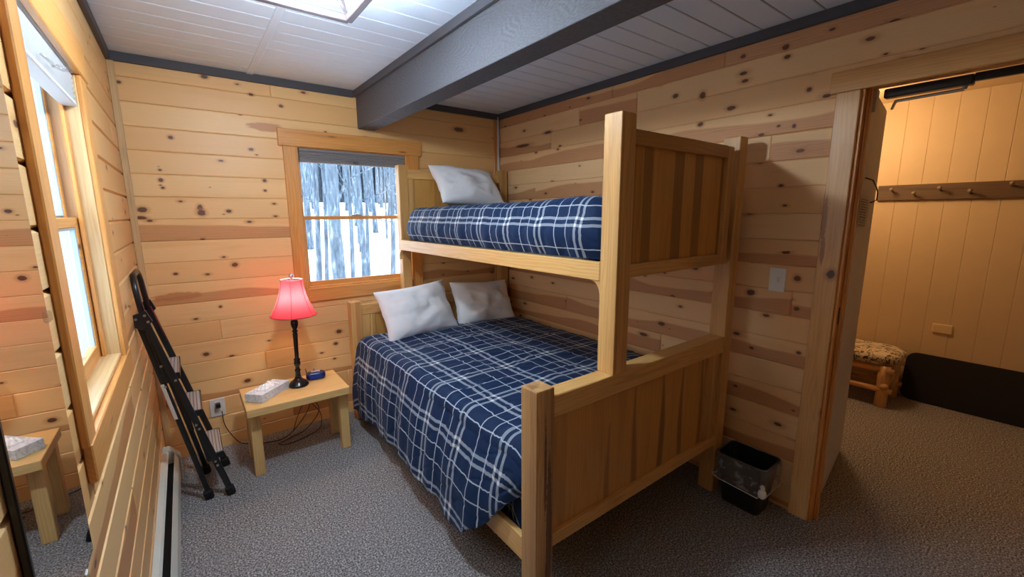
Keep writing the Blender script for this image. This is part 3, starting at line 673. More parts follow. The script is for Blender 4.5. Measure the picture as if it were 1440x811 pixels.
# lower headboard (stepped frame) and upper headboard
part('top_rail', 'bed0', .985, 2.255, 3.150, 3.190, .80, .875); part('stile', 'bed2', .985, 1.05, 3.152, 3.188, .42, .80); part('bottom_rail', 'bed0', .985, 2.255, 3.152, 3.188, .36, .42)
veneer('panel', 1.05, 2.255, 3.166, 3.176, .41, .805, lambda x, z: .1)
part('panel_frame', 'bed2', 1.052, 1.095, 3.158, 3.180, .42, .80)
part('top_rail', 'bed0', 1.398, 2.255, 3.150, 3.190, 1.80, 1.872); part('stile', 'bed2', 1.398, 1.452, 3.152, 3.188, 1.34, 1.80); part('bottom_rail', 'bed0', 1.398, 2.255, 3.152, 3.188, 1.28, 1.34)
veneer('panel', 1.45, 2.255, 3.164, 3.176, 1.335, 1.805, lambda x, z: .35 if 1.63 < x < 1.69 or 1.9 < x < 1.95 else .06)
# side rails and slat platform
part('side_rail', 'bed1', 1.300, 1.326, 1.135, 3.15, 1.268, 1.344); part('side_rail', 'bed1', 2.20, 2.226, 1.135, 3.15, 1.268, 1.344)
part('side_rail', 'bed1', .905, .930, 1.135, 3.135, .215, .318); part('side_rail', 'bed1', 2.225, 2.25, 1.135, 3.135, .215, .318)
part('platform', 'bed0', 1.326, 2.20, 1.135, 3.15, 1.29, 1.31); part('platform', 'bed0', .930, 2.225, 1.135, 3.135, .24, .26)
for y0, y1, s in ((1.135, 1.185, 1), (3.14, 3.09, -1)):
    bm = new(); pts = [(y0, 1.268), (y1, 1.268)] + [(y1 - s * .05 * math.sin(a * PI / 16) , 1.268 - .065 * (1 - math.cos(a * PI / 16))) for a in range(1, 8)] + [(y0, 1.195)]
    prism(bm, pts, 1.304, 1.326, axis=0); obj('corner_gusset', bm, 'bed1', bed)
# mattresses
def mattress(label, x0, x1, y0, y1, z0, z1):
    o = obj('mattress', B(x0, x1, y0, y1, z0, z1, .045, 4), 'linen', smooth=True); return tag(o, label, 'mattress')
mattress('thin white mattress under the plaid cover of the upper bunk', 1.39, 2.14, 1.32, 2.92, 1.312, 1.46)
mattress('wide white mattress under the plaid cover of the lower bed', .975, 2.20, 1.16, 3.10, .262, .60)

# ------------------------------------------------------------------ plaid covers
def wrinkle(a, b, s=1.0):
    p = Vector((a * 3.1, b * 3.1, 0)); n = noise.noise(p) * .007 + noise.noise(p * 2.7 + Vector((5, 1, 0))) * .0022
    r = 1 - abs(noise.noise(Vector((a * 5 + b * 2.2, b * 4 - a, 3)))) * 2; n += max(0, r - .86) * .035
    return n * s
def grid_mesh(rows, uvs):
    bm = new(); uvl = bm.loops.layers.uv.new('UVMap'); V = [[bm.verts.new(p) for p in r] for r in rows]
    for i in range(len(V) - 1):
        for j in range(len(V[0]) - 1):
            f = bm.faces.new((V[i][j], V[i][j + 1], V[i + 1][j + 1], V[i + 1][j]))
            for lp, (a, b_) in zip(f.loops, ((i, j), (i, j + 1), (i + 1, j + 1), (i + 1, j))): lp[uvl].uv = uvs[a][b_]
    return bm
hem = [(1.14, .50), (1.25, .385), (1.37, .235), (1.46, .175), (1.55, .152), (1.83, .185), (2.28, .172), (2.7, .14), (3.0, .100), (3.13, .10)]
flare = [(1.14, .925), (1.25, .875), (1.37, .830), (1.5, .822), (1.83, .835), (2.3, .855), (2.8, .868), (3.13, .885)]
rows, uvs = [], []
NY = 190
for i in range(NY + 1):
    y = lerp(1.14, 3.125, i / NY); e0 = max(0, 1 - (y - 1.14) / .10); e1 = max(0, 1 - (3.125 - y) / .13)
    drop = .07 * (1 - math.sqrt(max(0, 1 - e0 * e0))) + .10 * (1 - math.sqrt(max(0, 1 - e1 * e1)))
    hz, fx = curve_at(hem, y), curve_at(flare, y); hz += .008 * math.sin(y * 19) + .006 * math.sin(y * 41 + 1)
    pts, vv = [], []; v = 0
    for j in range(61):                     # top
        t = j / 60; x = lerp(2.262, .985, t)
        z = .668 - drop + .012 * math.sin(PI * t) + wrinkle(x, y, 1.25) - .05 * max(0, 1 - t / .05) ** 2
        z += .010 * (1 - abs(math.sin((x - .1) * PI / .42)) ** .35) * -1 * (1 if .03 < t < .96 else 0)
        pts.append(Vector((x, y, z)))
    zc = pts[-1].z; R_ = .065
    for j in range(1, 9):
        a = j / 8 * PI / 2; pts.append(Vector((.985 - R_ * math.sin(a), y, zc - R_ * (1 - math.cos(a)))))
    xs, zs = .985 - R_, zc - R_
    for j in range(1, 61):                  # hanging side
        t = j / 60; z = lerp(zs, hz, t); fold = (.002 + .011 * t) * (math.sin(y * 11.5 + 4.5 * noise.noise(Vector((y * 1.3, 0, 0))) + t * .8) * .75 + .5 * math.sin(y * 33 + 1 + t))
        k = min(1, (y - 1.14) / .25); x = lerp(xs, fx, t ** .85) - .012 * math.sin(PI * t) + fold * k + wrinkle(y, z * 1.5 + 7, .9)
        pts.append(Vector((x, y + .012 * t * math.sin(y * 11.5 + 1.4), z)))
    hx_, hzz = pts[-1].x, pts[-1].z
    for j in range(1, 9):                   # turned under
        t = j / 8; pts.append(Vector((lerp(hx_, .955, sm(t)), y, hzz + .035 * t - .012 * math.sin(PI * t))))
    dz = .27 if y < 1.6 else hzz + .04
    for j in range(1, 15):
        t = j / 14; pts.append(Vector((.955 + .01 * math.sin(y * 30), y, lerp(hzz + .035, dz, t))))
    u = []
    for k in range(len(pts)):
        if k: v += (Vector((pts[k].x, pts[k].z)) - Vector((pts[k - 1].x, pts[k - 1].z))).length if k < 130 else .0
        u.append((y * .84 + .02, v * .84))
        if k >= 130: v += .012
    rows.append(pts); uvs.append(u)
bm = grid_mesh(rows, uvs); bmesh.ops.recalc_face_normals(bm, faces=list(bm.faces))
o = obj('comforter', bm, 'plaid', smooth=True); tag(o, 'navy plaid comforter draped over the side of the lower bed', 'comforter', 'plaid comforters')
s = o.modifiers.new('thick', 'SOLIDIFY'); s.thickness = .012; s.offset = -1
rows, uvs = [], []
NY = 170; y0, y1 = 1.138, 3.09
for i in range(NY + 1):
    y = lerp(y0, y1, i / NY); a, b_ = (y - y0) / .13, (y1 - y) / .16
    ins = 0
    for q in (a, b_):
        if q < 1: ins = max(ins, 1 - math.sqrt(max(0, 1 - (1 - q) ** 2)))
    xl, xr, zb, zt = 1.325 + ins * .10, 2.215 - ins * .05, 1.348 + .0 * ins, 1.592 - ins * .11 + .016 * sm((1.8 - y) / .5) - .008 * sm((y - 2.2) / .5)
    pts, u, v = [], [], 0
    for j in range(26):                     # bulging side
        t = j / 25; z = lerp(zb, zt - .07, t); x = xl + .012 - .034 * math.sin(PI * min(1, t * .9)) + .006 * math.sin(y * 47 + t) * (1 - t) + wrinkle(y * 2, z * 2, .8)
        pts.append(Vector((x, y, z)))
    xs = pts[-1].x
    for j in range(1, 9):
        a_ = j / 8 * PI / 2; pts.append(Vector((xs + .08 * (1 - math.cos(a_)), y, zt - .07 + .07 * math.sin(a_))))
    for j in range(1, 41):
        t = j / 40; x = lerp(xs + .08, xr, t); pts.append(Vector((x, y, zt + .012 * math.sin(PI * t) + wrinkle(x, y + 9, 1.1) * (1 - t * .3))))
    for j in range(1, 7):
        t = j / 6; pts.append(Vector((xr + .012 * t, y, lerp(zt, 1.36, t))))
    for k in range(len(pts)):
        if k: v += (pts[k] - pts[k - 1]).length
        u.append((y * 1.04 + .035, v + .055))
    rows.append(pts); uvs.append(u)
bm = grid_mesh(rows, uvs)
for r in (0, NY):                           # close the ends
    pass
bm.verts.ensure_lookup_table(); L = len(rows[0]); uvl = bm.loops.layers.uv['UVMap']
for r in (0, NY):
    vs = [bm.verts[r * L + k] for k in range(L)]; f = bm.faces.new(vs)
    for lp in f.loops: lp[uvl].uv = (lp.vert.co.x * 1.0, lp.vert.co.z)
bmesh.ops.recalc_face_normals(bm, faces=list(bm.faces))
o = obj('comforter', bm, 'plaid', smooth=True); tag(o, 'navy plaid comforter tucked around the mattress of the upper bunk', 'comforter', 'plaid comforters')

# ------------------------------------------------------------------ pillows
def pillow(label, w, h, t, loc, lean, yaw=0, roll=0, seed=0, grp='white pillows'):
    bm = new(); n = 36; sides = []
    for s in (-1, 1):
        g = []
        for i in range(n + 1):
            row = []
            for j in range(n + 1):
                u, v = -1 + 2 * i / n, -1 + 2 * j / n
                u_, v_ = math.sin(u * PI / 2), math.sin(v * PI / 2)
                th = max(0, (1 - abs(u_) ** 2.4)) ** .5 * max(0, (1 - abs(v_) ** 2.4)) ** .5
                x = w / 2 * u_ * (1 - .075 * (1 - v_ * v_)); z = h / 2 * v_ * (1 - .085 * (1 - u_ * u_))
                nz = noise.noise(Vector((u_ * 2.2 + seed, v_ * 2.2, s))) * .022 + noise.noise(Vector((u_ * 6 + seed, v_ * 5, s * 3))) * .006
                y = s * (t / 2 * th + nz * th * 1.2) + .012 * noise.noise(Vector((u_ * 1.5, v_ * 1.5, seed)))
                r = 1 - abs(noise.noise(Vector((u_ * 3.5 + v_ * 2 + seed, v_ * 2 - u_, 4)))) * 2; y += s * max(0, r - .8) * .045 * th
                z -= .02 * (1 - abs(v_)) * 0
                row.append(Vector((x + .006 * noise.noise(Vector((v_ * 4, seed, 1))), y, z + h / 2)))
            g.append(row)
        sides.append(g)
    V = []
    for si, g in enumerate(sides):
        L_ = []
        for i in range(n + 1):
            row = []
            for j in range(n + 1):
                if si and (i in (0, n) or j in (0, n)): row.append(V[0][i][j])
                else: row.append(bm.verts.new(g[i][j]))
            L_.append(row)
        V.append(L_)
        for i in range(n):
            for j in range(n):
                q = (L_[i][j], L_[i + 1][j], L_[i + 1][j + 1], L_[i][j + 1]); bm.faces.new(q if si == 0 else q[::-1])
    bmesh.ops.recalc_face_normals(bm, faces=list(bm.faces))
    o = obj('pillow', bm, 'linen', smooth=True, keep=True); o.location = loc; o.rotation_euler = Euler((lean, roll, yaw), 'XYZ')
    tag(o, label, 'pillow', grp)
R = math.radians
pillow('white pillow on the upper bunk, leaning against its headboard', .60, .365, .20, (1.845, 2.89, 1.605), R(-38), R(3), R(3), 3)
pillow('left white pillow on the lower bed, propped against the bunk post', .585, .395, .20, (1.345, 2.82, .655), R(-26), R(6), R(-3), 11)
pillow('right white pillow on the lower bed, in the corner by the wall', .54, .365, .20, (1.92, 2.86, .655), R(-28), R(-4), R(2), 23)

# ------------------------------------------------------------------ bedside table and what stands on it
tb = thing('bedside_table', 'low pale wooden bedside table under the red lamp', 'table', (.46, 2.90, 0))
obj('tabletop', B(.172, .742, 2.70, 3.09, .402, .450, .004, 2), 'table0', tb)
for x, y in ((.188, 2.775), (.690, 2.775), (.188, 3.02), (.690, 3.02)): obj('leg', B(x, x + .055, y, y + .055, 0, .403, .003), 'table2', tb)
lp_ = thing('table_lamp', 'lit table lamp with crimson bell shade and dark turned stem', 'lamp', (.487, 2.925, .450)); lp_.rotation_euler = (0, R(1.2), 0)
def lobj(name, bm, m, parent=lp_, smooth=True):
    o = obj(name, bm, m, smooth=smooth, keep=True); o.parent = parent; return o
lobj('base', lathe(new(), [(.058, 0), (.060, .006), (.058, .014), (.050, .020), (.047, .028), (.036, .036), (.024, .046), (.019, .056)], 40), 'lampblack')
lobj('stem', lathe(new(), [(.019, .055), (.016, .070), (.014, .095), (.019, .105), (.013, .112), (.012, .128), (.018, .138), (.020, .152), (.017, .168), (.020, .176), (.012, .186), (.0125, .23), (.0135, .30), (.015, .345), (.011, .352), (.018, .362), (.011, .370), (.013, .378), (.019, .392), (.022, .408), (.021, .425), (.014, .436)], 28), 'lampblack')
lobj('collar', lathe(new(), [(.012, .436), (.034, .439), (.030, .446), (.012, .448), (.012, .462)], 28), 'steel')
def shade_r(t): return .062 + .058 * t ** 1.9 + .010 * t
prof = [(shade_r(i / 24), .690 - .225 * i / 24) for i in range(25)]
bm = new(); n = 48; rings = []
for r, z in prof:
    rings.append([bm.verts.new((r * (1 + .0 + .012 * abs(math.cos(3 * 2 * PI * j / n / 1.0))) * math.cos(2 * PI * j / n), r * (1 + .012 * abs(math.cos(3 * 2 * PI * j / n))) * math.sin(2 * PI * j / n), z)) for j in range(n)])
for i in range(len(rings) - 1):
    for j in range(n): bm.faces.new((rings[i][j], rings[i][(j + 1) % n], rings[i + 1][(j + 1) % n], rings[i + 1][j]))
sh = lobj('lamp_shade', bm, 'lshade')
mt = plain('shade piping', (.30, .02, .05), .7)
for k in range(6):
    a = 2 * PI * (k + .5) / 6 - .28; bm = new(); tube(bm, [((r * 1.012 + .001) * math.cos(a), (r * 1.012 + .001) * math.sin(a), z) for r, z in prof[::3]], .0016, 6); lobj('seam', bm, mt, sh)
def ringtube(r, z, rr): return tube(new(), [(r * math.cos(2 * PI * j / 40), r * math.sin(2 * PI * j / 40), z) for j in range(41)], rr, 8, caps=False)
lobj('top_trim', ringtube(.063, .691, .0035), plain('pale trim', (.75, .62, .60), .6), sh); lobj('bottom_trim', ringtube(.131, .465, .003), mt, sh)
bm = new()
for k in range(3):
    a = 2 * PI * k / 3; tube(bm, [(0, 0, .680), (.061 * math.cos(a), .061 * math.sin(a), .689)], .0015, 6)
lobj('shade_spider', bm, 'steel'); lobj('socket', tube(new(), [(0, 0, .46), (.0, 0, .50)], .013, 12), 'steel')
lobj('finial', lathe(new(), [(.004, .680), (.010, .690), (.006, .697), (.015, .708), (.014, .718), (.007, .727), (.002, .731)], 20), 'steel')
bm = new(); ball(bm, (0, 0, .55), .028, (1, 1, 1.25)); lobj('bulb', bm, 'bulb')
# tissue box
tx = thing('tissue_box', 'pale blue and white tissue box on the bedside table', 'tissue box', (.308, 2.885, .4505)); tx.rotation_euler = (0, 0, R(43))
def local(name, bm, m, parent, smooth=False):
    o = obj(name, bm, m, smooth=smooth, keep=True); o.parent = parent; return o
def tissuecard():
    t = NT('printed card'); o = t.xyz(t.obj()); n = t.noise(t.vec(t.math('MULTIPLY', o[0], 12), t.math('MULTIPLY', o[1], 20), t.math('MULTIPLY', o[2], 20)), 1, 3, .5, 2.0)
    t.bsdf(t.ramp(n, [(.45, (.72, .77, .84)), (.53, (.48, .54, .63)), (.58, (.74, .78, .85)), (.68, (.58, .63, .70))]), .45); return t.m
M['card'] = tissuecard()
local('carton', box(new(), -.118, .118, -.058, .058, 0, .050, .002), 'card', tx)
bm = new(); uv = None; n = 22; g = []
for i in range(n + 1):
    row = []
    for j in range(n + 1):
        u, v = -1 + 2 * i / n, -1 + 2 * j / n; r_ = max(abs(u), abs(v))
        z = .051 + .030 * (1 - r_ ** 2) * (.55 + .9 * abs(noise.noise(Vector((u * 2.5, v * 2.5, 1))))) + .008 * noise.noise(Vector((u * 6, v * 6, 2)))
        row.append(bm.verts.new((u * .065 + .012 * noise.noise(Vector((u * 3, v * 3, 5))), v * .030 + .012 * noise.noise(Vector((u * 3, v * 3, 8))), max(z, .0515))))
    g.append(row)
for i in range(n):
    for j in range(n): bm.faces.new((g[i][j], g[i + 1][j], g[i + 1][j + 1], g[i][j + 1]))
local('tissue', bm, 'tissue', tx, True)
# alarm clock
ck = thing('alarm_clock', 'small rounded black and blue alarm clock beside the lamp base', 'alarm clock', (.605, 2.985, .4505)); ck.rotation_euler = (0, 0, R(-8))
b = new(); bmesh.ops.create_cube(b, size=1); bmesh.ops.subdivide_edges(b, edges=list(b.edges), cuts=9, use_grid_fill=True)
for v in b.verts:
    p = v.co * 2; l = (abs(p.x) ** 4 + abs(p.y) ** 4 + abs(p.z) ** 4) ** .25; q = p / max(l, .01) * max(abs(p.x), abs(p.y), abs(p.z))
    v.co = Vector((q.x * .060, q.y * .036 * (1 - .15 * q.z), .025 + q.z * .025 * (1 - .12 * q.x * q.x)))
local('case', b, plain('glossy navy plastic', (.012, .016, .075), .22), ck, True)
local('display', box(new(), -.036, .036, -.0385, -.030, .010, .036, .003, 2), 'led', ck)
local('snooze_button', box(new(), -.028, .028, -.012, .012, .0465, .052, .002, 2), plain('silver plastic', (.28, .32, .50), .3), ck)
# cords under the table
bm = new()
def wig(pts, r=.0028):
    out = []; P = [Vector(p) for p in pts]
    for i in range(len(P) - 1):
        p0, p1, p2, p3 = P[max(i - 1, 0)], P[i], P[i + 1], P[min(i + 2, len(P) - 1)]
        for k in range(8):
            t = k / 8; out.append(.5 * ((2 * p1) + (-p0 + p2) * t + (2 * p0 - 5 * p1 + 4 * p2 - p3) * t * t + (-p0 + 3 * p1 - 3 * p2 + p3) * t ** 3))
    out.append(P[-1]); tube(bm, out, r, 6)
wig([(.60, 3.285, .43), (.62, 3.275, .30), (.60, 3.25, .16), (.50, 3.20, .05), (.40, 3.16, .006), (.30, 3.17, .006), (.22, 3.22, .006), (.15, 3.26, .02), (.085, 3.27, .15), (.075, 3.255, .27)])
wig([(.66, 3.285, .42), (.60, 3.27, .26), (.66, 3.24, .12), (.56, 3.19, .02), (.44, 3.14, .006), (.36, 3.10, .006), (.42, 3.06, .006), (.55, 3.10, .006), (.64, 3.15, .02), (.66, 3.22, .10), (.58, 3.25, .20), (.52, 3.24, .12), (.47, 3.20, .02)])
tag(obj('loose_cable', bm, 'black', smooth=True), 'tangle of thin dark cords under the bedside table', 'cable')
ol = thing('wall_outlet', 'white wall outlet between the ladder and the bedside table', 'wall outlet', (.056, D, .25))
obj('cover_plate', B(.014, .098, D - .007, D, .225, .345, .003, 2), 'white', ol)
for z in (.262, .308): obj('socket', B(.038, .074, D - .010, D - .006, z - .016, z + .016, .004, 2), 'white', ol)
tag(obj('power_plug', B(.046, .072, D - .045, D - .010, .292, .322, .004, 2), 'black'), 'black plug in the white outlet beside the ladder', 'plug')
ls = thing('light_switch', 'white toggle light switch on the wall beside the doorway', 'light switch', (XR, .892, 1.14))
obj('cover_plate', B(XR - .007, XR, .855, .930, 1.140, 1.262, .003, 2), 'white', ls)
obj('toggle', B(XR - .017, XR - .006, .886, .899, 1.190, 1.216, .003, 2), 'white', ls)

# ------------------------------------------------------------------ step ladder leaning in the corner
ld = thing('step_ladder', 'folded black three-step ladder leaning in the corner', 'ladder', (0, 2.85, 0))
front = [(-.208, 1.05), (-.112, .739), (-.052, .469), (.005, .236), (.055, .02)]
rear = [(-.226, 1.05), (-.168, .74), (-.122, .48), (-.072, .236), (-.040, .02)]
yn, yf = 2.68, 3.03
def lp3(tab, z):
    for (a, p), (b_, q) in zip(tab, tab[1:]):
        if q <= z <= p: return lerp(a, b_, (p - z) / (p - q))
    return tab[0][0] if z > tab[0][1] else tab[-1][0]
for y in (yn, yf):
    bm = new(); bar(bm, (-.200, y, 1.05), (.055, y, .03), .022, .030, bev=.005); obj('front_leg', bm, 'black', ld)
    bm = new(); yy = y + (.026 if y == yn else -.026); bar(bm, (-.222, yy, 1.03), (-.042, yy, .03), .020, .024, bev=.004); obj('rear_leg', bm, 'black', ld)
    for (x, yy2) in ((.058, y), (-.040, yy)):
        bm = new(); bar(bm, (x - .010, yy2, .052), (x + .002, yy2, .0), .036, .042, bev=.007); obj('foot', bm, 'blackmat', ld)
bm = new()
tube(bm, [(-.196, yn, 1.03), (-.205, yn, 1.12), (-.211, yn, 1.19), (-.215, yn + .03, 1.232), (-.217, yn + .08, 1.25), (-.217, yf - .08, 1.25), (-.215, yf - .03, 1.232), (-.211, yf, 1.19), (-.205, yf, 1.12), (-.196, yf, 1.03)], .013, 12)
obj('handle', bm, 'black', ld, smooth=True)
for y in (yn - .014, yf + .002):
    bm = new(); prism(bm, [(-.245, 1.065), (-.185, 1.085), (-.165, 1.03), (-.205, .99), (-.240, 1.01)], y, y + .012, bev=.002); obj('hinge_plate', bm, 'black', ld)
bm = new()
for (x, z) in ((-.226, 1.048), (-.192, 1.062), (-.182, 1.03), (-.112, .715), (-.055, .455), (-.045, .43), (.005, .225), (.012, .20), (-.160, .80), (-.155, .69)):
    tube(bm, [(x, yn - .020, z), (x, yn - .012, z)], .006, 10)
o = obj('rivets', bm, 'steel', ld); o['kind'] = 'stuff'
for (x, z) in ((-.168, .742), (-.096, .520), (-.030, .258)):
    bm = new(); box(bm, x, x + .072, yn + .016, yf - .016, z - .006, z + .004, .002); obj('step', bm, 'tread', ld)
    bm = new(); box(bm, x - .004, x + .076, yn + .012, yn + .024, z - .030, z + .004, .002); box(bm, x - .004, x + .076, yf - .024, yf - .012, z - .030, z + .004, .002); box(bm, x + .068, x + .076, yn + .024, yf - .024, z - .030, z - .006, .002); box(bm, x - .004, x + .004, yn + .024, yf - .024, z - .030, z - .006, .002); obj('step_frame', bm, 'black', ld)
for k, (x0_, z0_, x1_, z1_) in enumerate([(-.19, .98, -.10, .70), (-.12, .72, -.035, .42), (-.06, .46, .02, .22)]):
    bm = new(); bar(bm, (x0_, yn + .014, z0_), (x1_ - .04, yn + .014, z1_), .006, .018, bev=.001); obj('link', bm, 'black', ld)
bm = new(); box(bm, -.001, .001, -.009, .009, 0, .20, .0004)
m_ = Matrix.Translation((-.133, yn + .012, .50)) @ Matrix.Rotation(R(-10), 4, 'Y'); bb = new(); merge(bb, bm, m_ @ Matrix.Rotation(R(60), 4, 'Z')); obj('warning_sticker', bb, 'paper', ld)

# ------------------------------------------------------------------ baseboard heater
ht = thing('baseboard_heater', 'long cream baseboard heater along the left wall', 'heater', (XL, 1.6, 0))
prof = [(XL, .03), (XL, .200), (XL + .022, .200), (XL + .030, .190), (XL + .012, .188), (XL + .008, .03)]
bm = new(); prism(bm, prof, .35, 3.03, axis=1); obj('back_plate', bm, 'heater', ht)
bm = new(); prism(bm, [(XL + .070, .035), (XL + .070, .140), (XL + .056, .178), (XL + .053, .176), (XL + .066, .138), (XL + .066, .035)], .35, 3.03, axis=1); obj('front_panel', bm, 'heater', ht)
bm = new(); box(bm, XL + .012, XL + .062, .37, 3.01, .05, .12, 0); obj('fin_core', bm, 'black', ht)
for a, b_ in ((3.01, 3.07), (.32, .37)):
    bm = new(); prism(bm, [(XL, 0), (XL, .206), (XL + .034, .206), (XL + .080, .150), (XL + .080, 0)], a, b_, axis=1, bev=.005); obj('end_cap', bm, 'heater', ht)

# ------------------------------------------------------------------ wall mirror
mr = thing('wall_mirror', 'tall narrow frameless wall mirror left of the window', 'mirror', (XL, 1.0, .853))
obj('glass', B(XL + .006, XL + .009, .848, 1.181, .838, 2.05, .001), 'mirror', mr)
obj('backing', B(XL + .001, XL + .006, .850, 1.179, .840, 2.047, .001), 'black', mr)
obj('edge_strip', B(XL + .001, XL + .011, .838, .848, .838, 2.05, .002), 'black', mr)
for y, z in ((1.175, 1.345), (1.08, .842), (.93, .842)):
    bm = new(); box(bm, XL + .001, XL + .014, y - .008, y + .016, z - .011, z + .011, .003); obj('clip', bm, 'clear', mr)

# ------------------------------------------------------------------ waste bin with liner
wb = thing('waste_bin', 'small black waste bin with a clear liner beside the bed', 'waste bin', (2.24, .91, 0))
def rr(cx, cy, hx_, hy_, r, z, n=6):
    out = []
    for sx, sy, a0 in ((1, 1, 0), (-1, 1, 90), (-1, -1, 180), (1, -1, 270)):
        for k in range(n + 1):
            a = R(a0 + 90 * k / n); out.append(Vector((cx + sx * (hx_ - r) + r * math.cos(a), cy + sy * (hy_ - r) + r * math.sin(a), z)))
    return out
def loft(bm, loops, cap=True, close=True):
    V = [[bm.verts.new(p) for p in L_] for L_ in loops]; n = len(V[0])
    for a, b_ in zip(V, V[1:]):
        for j in range(n): bm.faces.new((a[j], a[(j + 1) % n], b_[(j + 1) % n], b_[j]))
    if cap: bm.faces.new(V[0][::-1])
    return bm
bm = loft(new(), [rr(2.245, .903, .068, .095, .025, .001), rr(2.245, .903, .092, .122, .03, .262), rr(2.245, .903, .098, .128, .03, .266), rr(2.245, .903, .098, .128, .03, .276), rr(2.245, .903, .090, .120, .03, .276), rr(2.245, .903, .066, .092, .025, .006)])
bm.faces.new([v for v in list(bm.verts)[-28:]]); obj('bin_body', bm, 'bin', wb, smooth=False)
def film_loop(hx_, hy_, z, amp, s): return [p + Vector((amp * noise.noise(Vector((k * .55, s, 0))), amp * noise.noise(Vector((k * .55, s, 4))), amp * 1.4 * noise.noise(Vector((k * .4, s, 9))))) for k, p in enumerate(rr(2.245, .903, hx_, hy_, .03, z))]
bm = loft(new(), [film_loop(.085, .112, .16, .02, 1), film_loop(.089, .118, .27, .006, 2), film_loop(.096, .126, .284, .004, 3), film_loop(.104, .134, .276, .006, 4), film_loop(.106, .136, .22, .012, 5), film_loop(.104, .133, .150, .016, 6), film_loop(.102, .131, .135, .02, 7)], cap=False)
ln = obj('liner', bm, 'film', wb, smooth=True); su = ln.modifiers.new('s', 'SUBSURF'); su.levels = 1; su.render_levels = 2
bm = new(); ball(bm, (2.150, .783, .155), .020, (1, 1, 1.25)); ball(bm, (2.153, .785, .185), .012, (1, 1, 1.4)); obj('liner_knot', bm, 'tissue', ln, smooth=True)
# rim edge of the liner hem, a thin rolled strand
bm = new(); lp0 = film_loop(.103, .132, .137, .02, 7); tube(bm, lp0 + [lp0[0]], .0022, 6, caps=False); obj('liner_hem', bm, 'tissue', ln, smooth=True)

# ------------------------------------------------------------------ ceiling light
cx, cy, hw, zb = .415, 1.590, .156, 2.235
fx = thing('ceiling_light', 'square dark metal cage ceiling light left of the grey beam', 'ceiling light', (cx, cy, H))
bm = new()
for s in (-1, 1):
    box(bm, cx - hw, cx + hw, cy + s * hw - .013, cy + s * hw + .013, zb, zb + .022, .002); box(bm, cx + s * hw - .013, cx + s * hw + .013, cy - hw, cy + hw, zb, zb + .022, .002)
obj('lower_frame', bm, 'gun', fx)
bm = new(); box(bm, cx - .07, cx + .07, cy - .07, cy + .07, H - .022, H - .001, .004); obj('canopy', bm, 'gun', fx)
for sx in (-1, 1):
    for sy in (-1, 1):
        bm = new(); bar(bm, (cx + sx * hw, cy + sy * hw, zb + .015), (cx + sx * .06, cy + sy * .06, H - .02), .008, .008, bev=.001); obj('strut', bm, 'gun', fx)
bm = new()
for s in (-1, 1):
    for a in (-1, 1):
        tube(bm, [(cx + a * hw, cy + s * hw, zb + .015), (cx, cy + s * .06, H - .02)], .002, 6); tube(bm, [(cx + s * hw, cy + a * hw, zb + .015), (cx + s * .06, cy, H - .02)], .002, 6)
obj('wires', bm, 'gun', fx)
bm = new(); tube(bm, [(cx, cy, H - .02), (cx, cy, H - .06)], .018, 14); obj('socket', bm, 'gun', fx)
bm = new(); ball(bm, (cx, cy, H - .13), .045); obj('bulb', bm, 'cool', fx, smooth=True)

f2 = fx.copy(); C.objects.link(f2); f2.location = (1.15, -.75, H); f2['label'] = 'added copy of the square cage ceiling light, unseen, brightening the room from the rear'  # added fixture behind the camera, only to carry the fill light
for ch in list(fx.children):
    c = ch.copy(); C.objects.link(c); c.parent = f2
# ------------------------------------------------------------------ outdoors
bm = new(); xs = [-40 + 2.5 * i for i in range(45)]; ys = [3.46 + .02 * 0, 5, 7, 9, 11, 13, 16, 19, 22, 26, 30, 36, 44, 54, 70]
def gz(x, y): return -.60 + .145 * min(max(0, y - 8.5), 19.5) + .03 * max(0, y - 28) + .10 * noise.noise(Vector((x * .3, y * .3, 0))) 
def strip_ground(xs, ys, f):
    V = [[bm.verts.new((x, y, f(x, y))) for y in ys] for x in xs]
    for i in range(len(xs) - 1):
        for j in range(len(ys) - 1): bm.faces.new((V[i][j], V[i + 1][j], V[i + 1][j + 1], V[i][j + 1]))
strip_ground(xs, ys, gz); strip_ground([-40, -30, -20, -12, -6, -3, -1.2, -.45], [-30, -20, -10, -5, 0, 1.2, 2.4, 3.46], lambda x, y: -.55 + .06 * max(0, -x - 2))
for f in bm.faces:
    f.normal_update()
    if f.normal.z < 0: f.normal_flip()
o = struct('ground_snow', bm, 'snow', smooth=True, org=(0, 3.5, -.5))
def tree(x, y, r, h, lean=0, nb=6, label=None, seed=0, n=10):
    rd = random.Random(seed); bm = new(); g = gz(x, y) - .05; k = 9
    ph = rd.uniform(0, 6)
    pts = [(x + lean * (i / k) * h * .2 + .04 * math.sin(i * .9 + ph), y + .03 * math.cos(i + ph), g + h * i / k) for i in range(k + 1)]
    tube(bm, pts, [r * (1.25 if i == 0 else 1 - .75 * i / k) for i in range(k + 1)], n)
    for b_ in range(nb):
        t = rd.uniform(.18, .95); i = int(t * k); p = Vector(pts[i]).lerp(Vector(pts[min(i + 1, k)]), t * k - i); a = rd.uniform(0, 2 * PI); L_ = rd.uniform(.5, 1.8) * (1.1 - t * .5); up = rd.uniform(.1, .8)
        q = p + Vector((math.cos(a), math.sin(a), up)) * L_ * .5; e = q + Vector((math.cos(a + .4), math.sin(a + .4), up + .3)) * L_ * .5
        tube(bm, [p, q, e], [r * .28 * (1 - t * .5), r * .18 * (1 - t * .5), .008], 6)
        if nb > 4: tube(bm, [q, q + Vector((math.cos(a - .9), math.sin(a - .9), .5)) * L_ * .45], [r * .12, .006], 5)
    o = obj('tree', bm, 'bark', smooth=True, org=(x, y, g)); tag(o, label[0], 'tree', label[1]); return o
